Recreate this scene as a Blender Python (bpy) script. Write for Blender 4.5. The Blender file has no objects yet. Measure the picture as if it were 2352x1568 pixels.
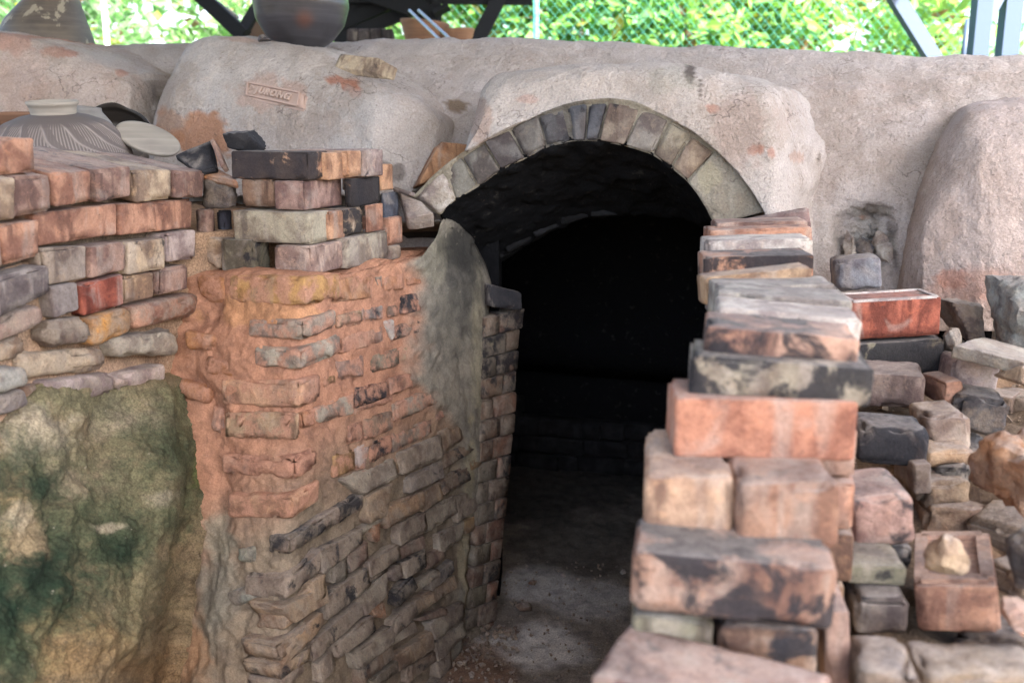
import bpy, math, random
import numpy as np
from mathutils import Vector
random.seed(7)
rng = np.random.default_rng(7)
S = bpy.context.scene
COL = S.collection

# ------------------------------------------------------------------ camera, sky, sun, exposure
FPX = 2287.0                       # focal length in units of a 2352-wide picture (35 mm lens)
HOR = 280.0                        # row of the horizon
PITCH = math.atan((784 - HOR) / FPX)
CAM = np.array([0.0, 0.0, 1.53])
cd = bpy.data.cameras.new('camera')
cam = bpy.data.objects.new('camera', cd); COL.objects.link(cam)
cam.location = CAM; cam.rotation_euler = (math.pi / 2 - PITCH, 0, 0)
cd.sensor_width = 36; cd.lens = 36 * FPX / 2352; cd.clip_start = 0.05; cd.clip_end = 400
cd.dof.use_dof = True; cd.dof.focus_distance = 2.42; cd.dof.aperture_fstop = 3.3
S.camera = cam

SUN_EL, SUN_AZ = math.radians(52), math.radians(140)    # azimuth clockwise from +Y
w = bpy.data.worlds.new('World'); S.world = w; w.use_nodes = True
nt = w.node_tree; bg = nt.nodes['Background']
sky = nt.nodes.new('ShaderNodeTexSky'); sky.sky_type = 'NISHITA'; sky.sun_disc = False
sky.sun_elevation = SUN_EL; sky.sun_rotation = SUN_AZ; sky.air_density = 1.0; sky.dust_density = 4.0; sky.ozone_density = 1.0
nt.links.new(sky.outputs[0], bg.inputs[0]); bg.inputs[1].default_value = 0.15
sl = bpy.data.lights.new('sun', 'SUN'); sl.energy = 5.0; sl.angle = math.radians(0.6); sl.color = (1, .95, .86)
so = bpy.data.objects.new('sun', sl); COL.objects.link(so)
sdir = Vector((math.sin(SUN_AZ) * math.cos(SUN_EL), math.cos(SUN_AZ) * math.cos(SUN_EL), math.sin(SUN_EL)))
so.rotation_euler = sdir.to_track_quat('Z', 'Y').to_euler(); so.location = (4, -4, 8)
S.view_settings.view_transform = 'Standard'; S.view_settings.look = 'None'
S.view_settings.gamma = 1; S.view_settings.use_curve_mapping = False
S.view_settings.exposure = 2.85

# ------------------------------------------------------------------ geometry helpers
CF = np.array([0, math.cos(PITCH), -math.sin(PITCH)]); CU = np.array([0, math.sin(PITCH), math.cos(PITCH)]); CR = np.array([1., 0, 0])

def ray(u, v):
    u = np.asarray(u, float)[..., None]; v = np.asarray(v, float)[..., None]
    return CF + CR * (u - 1176) / FPX - CU * (v - 784) / FPX

def P(u, v, d):                    # point of the place seen at (u, v), d metres deep
    return CAM + ray(u, v) * np.asarray(d, float)[..., None]

def Pz(u, v, z):                   # ... lying on the level z
    r = ray(u, v); return CAM + r * ((z - CAM[2]) / r[..., 2])[..., None]

def unit(a):
    a = np.asarray(a, float); return a / np.linalg.norm(a)

def smooth(a, b, x):
    t = np.clip((x - a) / (b - a), 0, 1); return t * t * (3 - 2 * t)

def _h(ix, iy, iz, seed):
    n = (ix * 374761393 + iy * 668265263 + iz * 2147483647 + seed * 144665) & 0xffffffff
    n = ((n ^ (n >> 13)) * 1274126177) & 0xffffffff
    n = n ^ (n >> 16)
    return (n & 0xffff) / 32767.5 - 1.0

def noise(p, scale, seed=0):       # value noise, -1..1
    q = np.asarray(p) * scale; i = np.floor(q).astype(np.int64); t = q - i; t = t * t * (3 - 2 * t)
    x, y, z = i[..., 0], i[..., 1], i[..., 2]; a, b, c = t[..., 0], t[..., 1], t[..., 2]
    def L(p0, p1, k): return p0 + (p1 - p0) * k
    return L(L(L(_h(x, y, z, seed), _h(x + 1, y, z, seed), a), L(_h(x, y + 1, z, seed), _h(x + 1, y + 1, z, seed), a), b),
             L(L(_h(x, y, z + 1, seed), _h(x + 1, y, z + 1, seed), a), L(_h(x, y + 1, z + 1, seed), _h(x + 1, y + 1, z + 1, seed), a), b), c)

def fbm(p, scale, oct=4, seed=0, rough=.5):
    s = 0; a = 1; t = 0
    for o in range(oct):
        s = s + a * noise(p, scale * 2 ** o, seed + o * 17); t += a; a *= rough
    return s / t

def link(name, me, mat, parent=None, loc=None):
    o = bpy.data.objects.new(name, me); COL.objects.link(o)
    if mat is not None and not me.materials: me.materials.append(mat)
    if loc is not None: o.location = loc
    if parent is not None: adopt(o, parent)
    return o

def adopt(o, parent):              # parents without moving; every parent here is only translated
    o.parent = parent
    wl = Vector((0, 0, 0)); p = parent
    while p is not None: wl += p.location; p = p.parent
    o.location = Vector(o.location) - wl

def mesh(name, verts, faces, mat, parent=None, smooth_=True, origin=None, angle=None):
    verts = np.asarray(verts, float)
    c = np.asarray(origin if origin is not None else verts.mean(0), float)
    me = bpy.data.meshes.new(name)
    me.from_pydata((verts - c).tolist(), [], faces)
    if smooth_: me.polygons.foreach_set('use_smooth', [True] * len(me.polygons))
    me.update()
    return link(name, me, mat, parent, Vector(c))

def empty(name, loc):
    o = bpy.data.objects.new(name, None); COL.objects.link(o); o.location = Vector(loc); o.empty_display_size = .05; return o

def tag(o, label=None, cat=None, group=None, kind=None):
    if label: o['label'] = label
    if cat: o['category'] = cat
    if group: o['group'] = group
    if kind: o['kind'] = kind
    return o

def color_attr(o, cols):           # colours of the material (clay, moss, plaster), with some painted shade
    a = o.data.color_attributes.new('tint', 'FLOAT_COLOR', 'POINT')
    a.data.foreach_set('color', np.asarray(cols, np.float32).ravel())

def grid_faces(nr, nc, off=0):
    f = []
    for r in range(nr - 1):
        b = off + r * nc
        f += [(b + c, b + nc + c, b + nc + c + 1, b + c + 1) for c in range(nc - 1)]
    return f

def normals_grid(V):
    du = np.gradient(V, axis=1); dv = np.gradient(V, axis=0)
    n = np.cross(dv, du); n /= np.linalg.norm(n, axis=2, keepdims=True) + 1e-12
    return n

def sheet(name, V, mat, parent=None, cols=None, skirt=None, origin=None):
    nr, nc = V.shape[:2]; verts = V.reshape(-1, 3); faces = grid_faces(nr, nc)
    if skirt is not None:          # give the shell a back so that it has thickness
        ring = [(0, c) for c in range(nc)] + [(r, nc - 1) for r in range(1, nr)] + [(nr - 1, c) for c in range(nc - 2, -1, -1)] + [(r, 0) for r in range(nr - 2, 0, -1)]
        idx = [r * nc + c for r, c in ring]; b = len(verts)
        back = np.array([verts[i] + np.asarray(skirt) for i in idx]); verts = np.vstack([verts, back]); n = len(idx)
        faces += [(idx[k], idx[(k + 1) % n], b + (k + 1) % n, b + k) for k in range(n)]
        if cols is not None: cols = np.vstack([cols.reshape(-1, 4), cols.reshape(-1, 4)[idx]])
    o = mesh(name, verts, faces, mat, parent, origin=origin)
    if cols is not None: color_attr(o, cols.reshape(-1, 4))
    return o

# rounded, worn block between eight corners (front TL,TR,BR,BL then back TL,TR,BR,BL)
def block_mesh(C8, res=.012, r=.005, wear=.0028, lump=.0005, seed=0, mat=None, name='brick', round_=None):
    C8 = np.asarray(C8, float)
    F, B = C8[:4], C8[4:]
    L = (np.linalg.norm(F[1] - F[0]) + np.linalg.norm(F[2] - F[3])) / 2
    H = (np.linalg.norm(F[3] - F[0]) + np.linalg.norm(F[2] - F[1])) / 2
    D = np.linalg.norm(B.mean(0) - F.mean(0))
    hs = np.array([L, D, H]) / 2; r = min(r, hs.min() * .6)
    ax = []
    for h in hs:
        n = max(1, int(round((2 * h - 2 * r) / res)))
        ax.append(np.concatenate([[-h, -h + r * .3, -h + r * .62], np.linspace(-h + r, h - r, n + 1), [h - r * .62, h - r * .3, h]]))
    pts = []; faces = []
    key = {}
    def vid(q):
        k = (round(q[0], 6), round(q[1], 6), round(q[2], 6))
        if k not in key: key[k] = len(pts); pts.append(q)
        return key[k]
    for a in range(3):
        b, c = [(1, 2), (2, 0), (0, 1)][a]
        for s in (-1, 1):
            ids = [[None] * len(ax[c]) for _ in ax[b]]
            for i, vb in enumerate(ax[b]):
                for j, vc in enumerate(ax[c]):
                    q = [0, 0, 0]; q[a] = s * hs[a]; q[b] = vb; q[c] = vc; ids[i][j] = vid(q)
            for i in range(len(ax[b]) - 1):
                for j in range(len(ax[c]) - 1):
                    f = (ids[i][j], ids[i + 1][j], ids[i + 1][j + 1], ids[i][j + 1])
                    faces.append(f if s > 0 else f[::-1])
    q = np.array(pts); c = np.clip(q, -(hs - r), hs - r); dv = q - c; ln = np.linalg.norm(dv, axis=1, keepdims=True)
    nrm = dv / np.maximum(ln, 1e-9); p = c + r * nrm
    edge = (np.sum(np.abs(dv) > r * .25, axis=1) >= 2).astype(float)
    ps = p + seed * 3.17
    lo = fbm(ps, 1 / .06, 3, seed); hi = fbm(ps, 1 / .018, 2, seed + 5)
    chip = np.clip(noise(ps, 1 / .028, seed + 9) - .15, 0, 1)
    brk = np.clip(noise(ps, 1 / .065, seed + 31) - .30, 0, 1) * edge
    p = p - nrm * (brk * .018)[:, None] * min(1., wear / .0028)
    p = p + nrm * (lo * lump + hi * wear * .35)[:, None] - nrm * (edge * chip * wear * 5.5)[:, None]
    t = p / (2 * hs) + .5
    x, y, z = t[:, :1], t[:, 1:2], 1 - t[:, 2:3]
    f_ = (F[0] * (1 - x) + F[1] * x) * (1 - z) + (F[3] * (1 - x) + F[2] * x) * z
    b_ = (B[0] * (1 - x) + B[1] * x) * (1 - z) + (B[3] * (1 - x) + B[2] * x) * z
    W = f_ * (1 - y) + b_ * y
    return W, faces

NB = [0]
def block(name, C8, mat, color, soot=0., parent=None, **kw):
    NB[0] += 1
    W, f = block_mesh(C8, seed=NB[0], **kw)
    o = mesh(name, W, f, mat, parent)
    o.color = (*color, soot)
    return o

def quad_block(name, Q, ext, mat, color, soot=0., parent=None, **kw):
    Q = np.asarray(Q, float); return block(name, np.vstack([Q, Q + np.asarray(ext)]), mat, color, soot, parent, **kw)

class Plane:                       # plane through three (u, v, depth) sights
    def __init__(s, *pts):
        A = np.array([[1, u, v] for u, v, d in pts]); s.k = np.linalg.solve(A, np.array([1 / d for u, v, d in pts]))
        a, b, c = (P(u, v, d) for u, v, d in pts); n = unit(np.cross(b - a, c - a))
        if n[1] > 0: n = -n
        s.n = n                    # towards the camera
    def inv(s, u, v): return s.k[0] + s.k[1] * np.asarray(u, float) + s.k[2] * np.asarray(v, float)
    def pt(s, u, v, out=0.): return P(u, v, 1 / s.inv(u, v)) + s.n * out

def tube(pts, r, sides=8, closed=True):
    pts = [np.asarray(p, float) for p in pts]; rs = r if hasattr(r, '__len__') else [r] * len(pts)
    V = []; Fc = []
    for i, p in enumerate(pts):
        t = unit(pts[min(i + 1, len(pts) - 1)] - pts[max(i - 1, 0)])
        a = unit(np.cross(t, [0, 0, 1] if abs(t[2]) < .9 else [1, 0, 0])); b = np.cross(t, a)
        for k in range(sides):
            an = 2 * math.pi * k / sides; V.append(p + (a * math.cos(an) + b * math.sin(an)) * rs[i])
    for i in range(len(pts) - 1):
        for k in range(sides):
            Fc.append((i * sides + k, i * sides + (k + 1) % sides, (i + 1) * sides + (k + 1) % sides, (i + 1) * sides + k))
    if closed: Fc.append(tuple(range(sides))[::-1]); Fc.append(tuple((len(pts) - 1) * sides + k for k in range(sides)))
    return V, Fc

def beam8(a, b, wd, th, up=(0, 0, 1)):   # box from a to b
    a, b = np.asarray(a, float), np.asarray(b, float); t = unit(b - a)
    s = unit(np.cross(t, up)); q = np.cross(s, t)
    s = s * wd / 2; q = q * th / 2
    V = [a - s - q, a + s - q, a + s + q, a - s + q, b - s - q, b + s - q, b + s + q, b - s + q]
    return V, [(0, 1, 2, 3), (7, 6, 5, 4), (0, 4, 5, 1), (1, 5, 6, 2), (2, 6, 7, 3), (3, 7, 4, 0)]

def join(*vf):
    V = []; Fc = []
    for v, f in vf:
        o = len(V); V += [np.asarray(x, float) for x in v]; Fc += [tuple(i + o for i in g) for g in f]
    return V, Fc

def lathe(profile, n=48, M=None, origin=(0, 0, 0), wob=0., seed=0):
    V = []; Fc = []; m = len(profile)
    for k in range(n):
        a = 2 * math.pi * k / n
        for r, z in profile: V.append((r * math.cos(a), r * math.sin(a), z))
    V = np.array(V)
    if wob: V = V + V * (noise(V, 9, seed) * wob)[:, None]
    for k in range(n):
        for i in range(m - 1):
            Fc.append((k * m + i, ((k + 1) % n) * m + i, ((k + 1) % n) * m + i + 1, k * m + i + 1))
    if M is not None: V = V @ np.asarray(M).T
    return V + np.asarray(origin), Fc

def rot(axis, ang):
    a = unit(axis); c, s = math.cos(ang), math.sin(ang); x, y, z = a
    return np.array([[c + x * x * (1 - c), x * y * (1 - c) - z * s, x * z * (1 - c) + y * s],
                     [y * x * (1 - c) + z * s, c + y * y * (1 - c), y * z * (1 - c) - x * s],
                     [z * x * (1 - c) - y * s, z * y * (1 - c) + x * s, c + z * z * (1 - c)]])

# ------------------------------------------------------------------ materials
class N:
    def __init__(s, name, rough=.92, spec=.25):
        s.m = bpy.data.materials.new(name); s.m.use_nodes = True; s.t = s.m.node_tree
        s.b = s.t.nodes['Principled BSDF']; s.b.inputs['Roughness'].default_value = rough; s.b.inputs['Specular IOR Level'].default_value = spec
    def new(s, t, **kw):
        n = s.t.nodes.new(t)
        for k, v in kw.items(): setattr(n, k, v)
        return n
    def l(s, a, b): s.t.links.new(a, b)
    def coord(s, rnd=False):
        tc = s.new('ShaderNodeTexCoord')
        if not rnd: return tc.outputs['Object']
        oi = s.new('ShaderNodeObjectInfo'); mu = s.new('ShaderNodeMath', operation='MULTIPLY'); mu.inputs[1].default_value = 37.
        s.l(oi.outputs['Random'], mu.inputs[0]); ad = s.new('ShaderNodeVectorMath', operation='ADD')
        s.l(tc.outputs['Object'], ad.inputs[0]); s.l(mu.outputs[0], ad.inputs[1]); return ad.outputs[0]
    def noise(s, vec, scale, detail=4, rough=.55, dist=0., stretch=None):
        if stretch:
            mp = s.new('ShaderNodeMapping'); mp.inputs['Scale'].default_value = stretch; s.l(vec, mp.inputs[0]); vec = mp.outputs[0]
        n = s.new('ShaderNodeTexNoise'); n.inputs['Scale'].default_value = scale; n.inputs['Detail'].default_value = detail
        n.inputs['Roughness'].default_value = rough; n.inputs['Distortion'].default_value = dist; s.l(vec, n.inputs['Vector']); return n.outputs[0]
    def ramp(s, f, a, b, lo=0., hi=1.):
        n = s.new('ShaderNodeMapRange'); n.interpolation_type = 'SMOOTHSTEP'
        for i, v in zip((1, 2, 3, 4), (a, b, lo, hi)):
            if hasattr(v, 'is_output') or hasattr(v, 'links'): s.l(v, n.inputs[i])
            else: n.inputs[i].default_value = v
        s.l(f, n.inputs[0]); return n.outputs[0]
    def math(s, op, a, b):
        n = s.new('ShaderNodeMath', operation=op)
        for i, v in enumerate((a, b)):
            if isinstance(v, (int, float)): n.inputs[i].default_value = v
            else: s.l(v, n.inputs[i])
        return n.outputs[0]
    def mix(s, f, a, b, mode='MIX'):
        n = s.new('ShaderNodeMix', data_type='RGBA', blend_type=mode)
        for i, v in ((0, f), (6, a), (7, b)):
            if isinstance(v, (int, float)): n.inputs[i].default_value = v
            elif isinstance(v, tuple): n.inputs[i].default_value = (*v, 1) if len(v) == 3 else v
            else: s.l(v, n.inputs[i])
        return n.outputs[2]
    def bump(s, h, strength=.5, dist=.004, prev=None):
        n = s.new('ShaderNodeBump'); n.inputs['Strength'].default_value = strength; n.inputs['Distance'].default_value = dist
        s.l(h, n.inputs['Height'])
        if prev is not None: s.l(prev, n.inputs['Normal'])
        return n.outputs[0]
    def done(s, col, nrm=None):
        if isinstance(col, tuple): s.b.inputs['Base Color'].default_value = (*col, 1)
        else: s.l(col, s.b.inputs['Base Color'])
        if nrm is not None: s.l(nrm, s.b.inputs['Normal'])
        return s.m

def mat_brick(name, ash=.5, dust=None, rough_bump=.5, dustamt=.5, flash=1., top=.30, ashc=(.40, .345, .30)):
    m = N(name); v = m.coord(True); oi = m.new('ShaderNodeObjectInfo'); base = oi.outputs['Color']; soot = oi.outputs['Alpha']
    big = m.noise(v, 12, 4, .55, .4); band = m.noise(v, 15, 3, .55, .5, (1, 1, .22)); mid = m.noise(v, 42, 5, .65, .5); fine = m.noise(v, 300, 3, .7); grit = m.noise(v, 120, 4, .7); spk = m.noise(v, 150, 2, .6)
    c = m.mix(m.ramp(big, .40, .60), base, m.mix(1., base, (.50, .45, .47), 'MULTIPLY'))
    c = m.mix(m.math('MULTIPLY', m.ramp(band, .54, .68), .45 * flash), c, tuple(x * .84 for x in ashc))
    c = m.mix(m.math('MULTIPLY', m.ramp(band, .46, .36), .75 * flash), c, m.mix(1., base, (.30, .27, .30), 'MULTIPLY'))
    c = m.mix(m.math('MULTIPLY', m.ramp(m.noise(v, 13, 3, .5, .6), .54, .68), ash), c, ashc)
    c = m.mix(m.math('MULTIPLY', m.ramp(mid, .52, .72), .4), c, m.mix(1., base, (1.3, 1.15, 1.0), 'MULTIPLY'))
    c = m.mix(m.math('MULTIPLY', m.ramp(mid, .44, .28), .4), c, m.mix(1., base, (.5, .45, .45), 'MULTIPLY'))
    thr2 = m.ramp(m.math('SUBTRACT', 1.0, soot), 0., 1., .20, .66)
    sn = m.noise(v, 14, 6, .62, .6)
    sf = m.new('ShaderNodeMapRange'); sf.interpolation_type = 'SMOOTHSTEP'
    m.l(sn, sf.inputs[0]); m.l(thr2, sf.inputs[1]); m.l(m.math('ADD', thr2, .10), sf.inputs[2])
    c = m.mix(m.math('MULTIPLY', sf.outputs[0], .93), c, (.022, .022, .026))
    if dust is not None:
        dn = m.noise(v, 24, 5, .65, .2)
        c = m.mix(m.math('MULTIPLY', m.ramp(dn, .42, .62), dustamt), c, dust)
    ge = m.new('ShaderNodeNewGeometry'); sx = m.new('ShaderNodeSeparateXYZ'); m.l(ge.outputs['Normal'], sx.inputs[0])
    tp = m.math('MULTIPLY', m.ramp(sx.outputs[2], .70, .96), m.ramp(m.noise(v, 55, 4, .65), .30, .60, top * .45, top)); c = m.mix(tp, c, (.44, .40, .375))  # up-facing sides paler: light from above put in with the dust tone
    sp = m.ramp(fine, .28, .72, .87, 1.11); cb = m.new('ShaderNodeCombineColor'); [m.l(sp, cb.inputs[i]) for i in range(3)]
    c = m.mix(1., c, cb.outputs[0], 'MULTIPLY')
    gp = m.ramp(grit, .36, .64, .90, 1.08); cb2 = m.new('ShaderNodeCombineColor'); [m.l(gp, cb2.inputs[i]) for i in range(3)]
    c = m.mix(1., c, cb2.outputs[0], 'MULTIPLY')
    c = m.mix(m.math('MULTIPLY', m.ramp(spk, .66, .72), .6), c, (.05, .04, .04))
    nb = m.bump(fine, rough_bump * .7, .002); nb = m.bump(grit, rough_bump, .004, nb); nb = m.bump(mid, rough_bump * .8, .006, nb)
    return m.done(c, nb)

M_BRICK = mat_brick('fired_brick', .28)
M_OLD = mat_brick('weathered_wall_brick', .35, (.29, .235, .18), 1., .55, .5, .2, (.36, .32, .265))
M_ARCH = mat_brick('arch_brick_grey', .12, None, .45, .5, .35, 0.)
M_CLAYBRICK = mat_brick('clay_smeared_brick', .25, (.43, .225, .15), .8, .85, .4, 0., (.40, .33, .28))
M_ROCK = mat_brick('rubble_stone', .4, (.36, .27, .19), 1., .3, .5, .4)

def mat_plaster():
    m = N('kiln_plaster', .95, .15); v = m.coord(); at = m.new('ShaderNodeAttribute', attribute_name='tint'); t = at.outputs['Color']
    big = m.noise(v, 3.0, 5, .6, .4); mid = m.noise(v, 16, 5, .65, .3); fine = m.noise(v, 190, 3, .7); pit = m.noise(v, 85, 3, .6)
    c = m.mix(m.ramp(big, .38, .66), t, m.mix(1., t, (.80, .76, .72), 'MULTIPLY')); c = m.mix(m.math('MULTIPLY', m.ramp(m.noise(v, 6.5, 5, .65, .8), .53, .68), .35), c, m.mix(1., t, (.88, .76, .69), 'MULTIPLY')); c = m.mix(m.math('MULTIPLY', m.ramp(m.noise(v, 8, 4, .6, .3, (1.6, 1.6, .35)), .56, .68), .5), c, m.mix(1., t, (1.18, 1.18, 1.18), 'MULTIPLY'))
    c = m.mix(m.math('MULTIPLY', m.ramp(mid, .5, .75), .5), c, m.mix(1., t, (1.18, 1.16, 1.14), 'MULTIPLY'))
    sp = m.ramp(fine, .28, .72, .84, 1.12); cb = m.new('ShaderNodeCombineColor'); [m.l(sp, cb.inputs[i]) for i in range(3)]
    c = m.mix(1., c, cb.outputs[0], 'MULTIPLY')
    c = m.mix(m.math('MULTIPLY', m.ramp(m.noise(v, 48, 4, .7, .8, (1., 1., .7)), .62, .70), .22), c, (.22, .17, .15))
    c = m.mix(m.math('MULTIPLY', m.ramp(pit, .63, .71), .5), c, (.12, .09, .08))
    cr = m.new('ShaderNodeTexVoronoi', feature='DISTANCE_TO_EDGE'); cr.inputs['Scale'].default_value = 3.6
    wv = m.new('ShaderNodeVectorMath', operation='ADD'); nz = m.new('ShaderNodeTexNoise'); nz.inputs['Scale'].default_value = 9; nz.inputs['Detail'].default_value = 5
    sc = m.new('ShaderNodeVectorMath', operation='SCALE'); sc.inputs['Scale'].default_value = .35; m.l(v, nz.inputs['Vector']); m.l(nz.outputs['Color'], sc.inputs[0]); m.l(v, wv.inputs[0]); m.l(sc.outputs[0], wv.inputs[1]); m.l(wv.outputs[0], cr.inputs['Vector'])
    line = m.ramp(cr.outputs['Distance'], .0, .016, 1., 0.); line = m.math('MULTIPLY', line, m.ramp(m.noise(v, 4.3, 4), .50, .60))
    c = m.mix(m.math('MULTIPLY', line, .55), c, (.07, .05, .045))
    st = m.noise(v, 30, 4, .6, .2, stretch=(1.4, 1.4, .45))
    sw = m.noise(v, 55, 5, .68, 1.6, stretch=(1., 1., 1.6)); nb = m.bump(fine, .7, .003); nb = m.bump(pit, .9, .006, nb); nb = m.bump(sw, .8, .010, nb); nb = m.bump(st, .6, .012, nb); nb = m.bump(mid, .5, .016, nb); nb = m.bump(line, -.5, .005, nb)
    return m.done(c, nb)
M_PLASTER = mat_plaster()

def mat_earth(name, fscale=150, bumpd=.006, rough=.95, gl=.62, gh=1.32):
    m = N(name, rough, .2); v = m.coord(); at = m.new('ShaderNodeAttribute', attribute_name='tint'); t = at.outputs['Color']
    mid = m.noise(v, 22, 6, .65, .4); fine = m.noise(v, fscale, 4, .7); gr = m.noise(v, 60, 5, .65)
    c = m.mix(m.ramp(mid, .38, .68), m.mix(1., t, (1.12, 1.08, 1.0), 'MULTIPLY'), m.mix(1., t, (.70, .68, .66), 'MULTIPLY'))
    sp = m.ramp(fine, .30, .70, gl, gh); cb = m.new('ShaderNodeCombineColor'); [m.l(sp, cb.inputs[i]) for i in range(3)]
    c = m.mix(1., c, cb.outputs[0], 'MULTIPLY')
    c = m.mix(m.math('MULTIPLY', m.ramp(gr, .66, .74), .4), c, (.5, .42, .34))
    nb = m.bump(fine, .5, .003); nb = m.bump(gr, .6, bumpd, nb); nb = m.bump(mid, .5, bumpd * 2, nb)
    return m.done(c, nb)
M_EARTH = mat_earth('earth', 210, .0022); M_MORTAR = mat_earth('clay_mortar', 220, .004, .95, .80, 1.16)
# ------------------------------------------------------------------ pixel-table helpers: tables below are read off enlarged views
Z5 = (0, 282.2, .25196); Z6 = (404.5, 282.2, .25197); Z9 = (0, 611.5, .24); Z2 = (423.4, 564.5, .34207); Z4 = (564.5, 940.8, .4001)
ZA = (940.8, 188.2, .36)
def cv(Z, q): return [(Z[0] + x * Z[2], Z[1] + y * Z[2]) for x, y in q]

PAL = dict(pink=(.44, .25, .19), orange=(.46, .22, .10), mauve=(.30, .215, .20), bluegrey=(.20, .21, .235), cream=(.45, .385, .30), tan=(.38, .29, .205),
           red=(.29, .085, .055), black=(.035, .035, .04), peach=(.52, .33, .23), grey=(.27, .25, .23), olive=(.17, .155, .11), brown=(.20, .125, .085),
           lilac=(.42, .38, .40), navy=(.075, .08, .10), ochre=(.42, .25, .10), pale=(.50, .45, .40), buff=(.36, .31, .24), rust=(.36, .15, .07), stone=(.33, .31, .27))

for k_ in ('pink', 'mauve', 'bluegrey', 'cream', 'lilac', 'peach', 'grey', 'tan', 'orange'):
    PAL[k_] = tuple(np.array(PAL[k_]) * np.array((1.0, .94, .84)) * .78 + np.array((.36, .20, .12)) * .22)
# ------------------------------------------------------------------ planes of the place
PL_R = Plane((755, 640, 2.29), (1060, 1500, 2.93), (1100, 620, 2.98))       # pier, face along the passage
PL_L = Plane((702, 640, 2.212), (450, 640, 2.36), (650, 1520, 2.166))         # pier, face towards the yard
PL_W = Plane((450, 520, 2.37), (0, 560, 1.74), (200, 950, 2.02))            # left retaining wall
PL_A = Plane((950, 460, 2.74), (1750, 480, 2.58), (1350, 800, 2.72))        # front of the firing arch
E_BACK = np.array([.33, .944, 0]); E_RIGHT = np.array([.944, -.33, 0])
FLOOR = 0.0
KILN = empty('kiln', (0.3, 2.9, 0))
tag(KILN, 'long grey-pink plastered clay kiln with a sooty arched firing opening', 'kiln')
PLC = (.49, .44, .41)

def spots(U, V, base, lst, seed=3, octs=4, rough=.6, brk=.75):
    """colour patches of the material, some of them painted shade: (u, v, ru, rv, colour, strength), edges broken by noise"""
    cols = np.zeros(U.shape + (4,)); cols[..., :3] = base; cols[..., 3] = 1
    uv = np.stack([U, V, U * 0], -1)
    for i, (u, v, ru, rv, c, s, *sf) in enumerate(lst):
        dd = np.sqrt(((U - u) / ru) ** 2 + ((V - v) / rv) ** 2) + fbm(uv, 1 / 40., octs, seed + i * 7, rough) * brk
        w_ = sf[0] if sf else .15
        k = (1 - smooth(.9 - w_, .9 + w_, dd)) * s
        cols[..., :3] = cols[..., :3] * (1 - k[..., None]) + np.array(c) * k[..., None]
    return cols

def resample(pts, n):
    pts = np.array(pts, float); dl = np.concatenate([[0], np.cumsum(np.linalg.norm(np.diff(pts, axis=0), axis=1))])
    t = np.linspace(0, dl[-1], n); return np.stack([np.interp(t, dl, pts[:, 0]), np.interp(t, dl, pts[:, 1])], -1)
def smoothpts(p, k=3):
    for _ in range(k): p = np.vstack([p[:1], (p[:-2] + 2 * p[1:-1] + p[2:]) / 4, p[-1:]])
    return p

def mound(name, top, bot, dfun, R=.08, back=.5, drop=.1, n=150, m=70, rnd=.30, sp=(), amp=.01, seed=1, parent=KILN, sides=True, mat=None, base=PLC):
    """plaster mass: outer outline (top), lower outline (bot), rounded over its outer edge and running back into the kiln"""
    T = smoothpts(resample(top, n), 4); B = smoothpts(resample(bot, n), 2)
    t = np.linspace(0, 1, m)[:, None]
    U = T[None, :, 0] * (1 - t) + B[None, :, 0] * t; V = T[None, :, 1] * (1 - t) + B[None, :, 1] * t
    k = np.clip(1 - t / rnd, 0, 1)
    setb = R * (1 - np.sqrt(1 - np.minimum(k, .999) ** 2))
    D = dfun(U, V)
    W = P(U, V, D) 
    W = W + (W - CAM) / np.linalg.norm(W - CAM, axis=2, keepdims=True) * (setb * 1.0)[..., None]
    # rows behind the edge
    kb = 26; edge = W[0]; rows = []
    for i in range(1, kb + 1):
        q = i / kb; rows.append(edge + E_BACK * back * q + np.array([0, 0, 1]) * (-drop * q ** 1.6 + .012 * math.sin(q * 3)))
    W = np.vstack([np.array(rows[::-1]), W])
    U = np.vstack([np.repeat(U[:1], kb, 0), U]); V = np.vstack([np.repeat(V[:1] - 8, kb, 0), V])
    nrm = normals_grid(W); W = W + nrm * (fbm(W, 5, 4, seed) * amp * 1.6 + fbm(W, 26, 3, seed + 3) * amp * .45 + fbm(W, 90, 2, seed + 6) * amp * .16)[..., None]
    cols = spots(U, V, base, sp, seed)
    return sheet(name, W, mat or M_PLASTER, parent, cols, skirt=E_BACK * .25 + np.array([0, 0, -.02]))

ORG = (.43, .22, .13); RED = (.44, .21, .15); DRK = (.10, .08, .07); TAN = (.20, .145, .10); WHT = (.52, .49, .47); OLV = (.25, .235, .19)
# --- main body: from the foot up over the crest and down the back
uu = np.linspace(-420, 2800, 300)
crest_v = np.interp(uu, [-420, 0, 250, 600, 1000, 1150, 1400, 1700, 1900, 2150, 2300, 2800], [112, 106, 104, 98, 91, 92, 97, 106, 116, 127, 129, 118])
crest_d = np.interp(uu, [-420, 250, 1000, 1700, 2300, 2800], [3.95, 3.72, 3.46, 3.22, 3.0, 2.9])
base_d = np.interp(uu, [-420, 350, 1000, 1500, 2000, 2800], [3.55, 3.33, 2.96, 2.86, 2.70, 2.5])
tt = np.linspace(0, 1, 110)[:, None]
Ub = np.repeat(uu[None], 110, 0); Vb = crest_v[None] * (1 - tt) + 720 * tt
prof = np.interp(tt[:, 0], [0, .02, .06, .15, .3, .5, .7, 1], [1, .86, .70, .47, .24, .09, .02, -.02])[:, None]
Db = base_d[None] * (1 - prof) + crest_d[None] * prof
Db = Db + .07 * np.exp(-((Ub - 1988) / 62) ** 4 - ((Vb - 545) / 68) ** 4) * (1 + .5 * fbm(np.stack([Ub, Vb, Ub * 0], -1), 1 / 22., 3, 4))
Wb = P(Ub, Vb, Db)
rows = []
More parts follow.
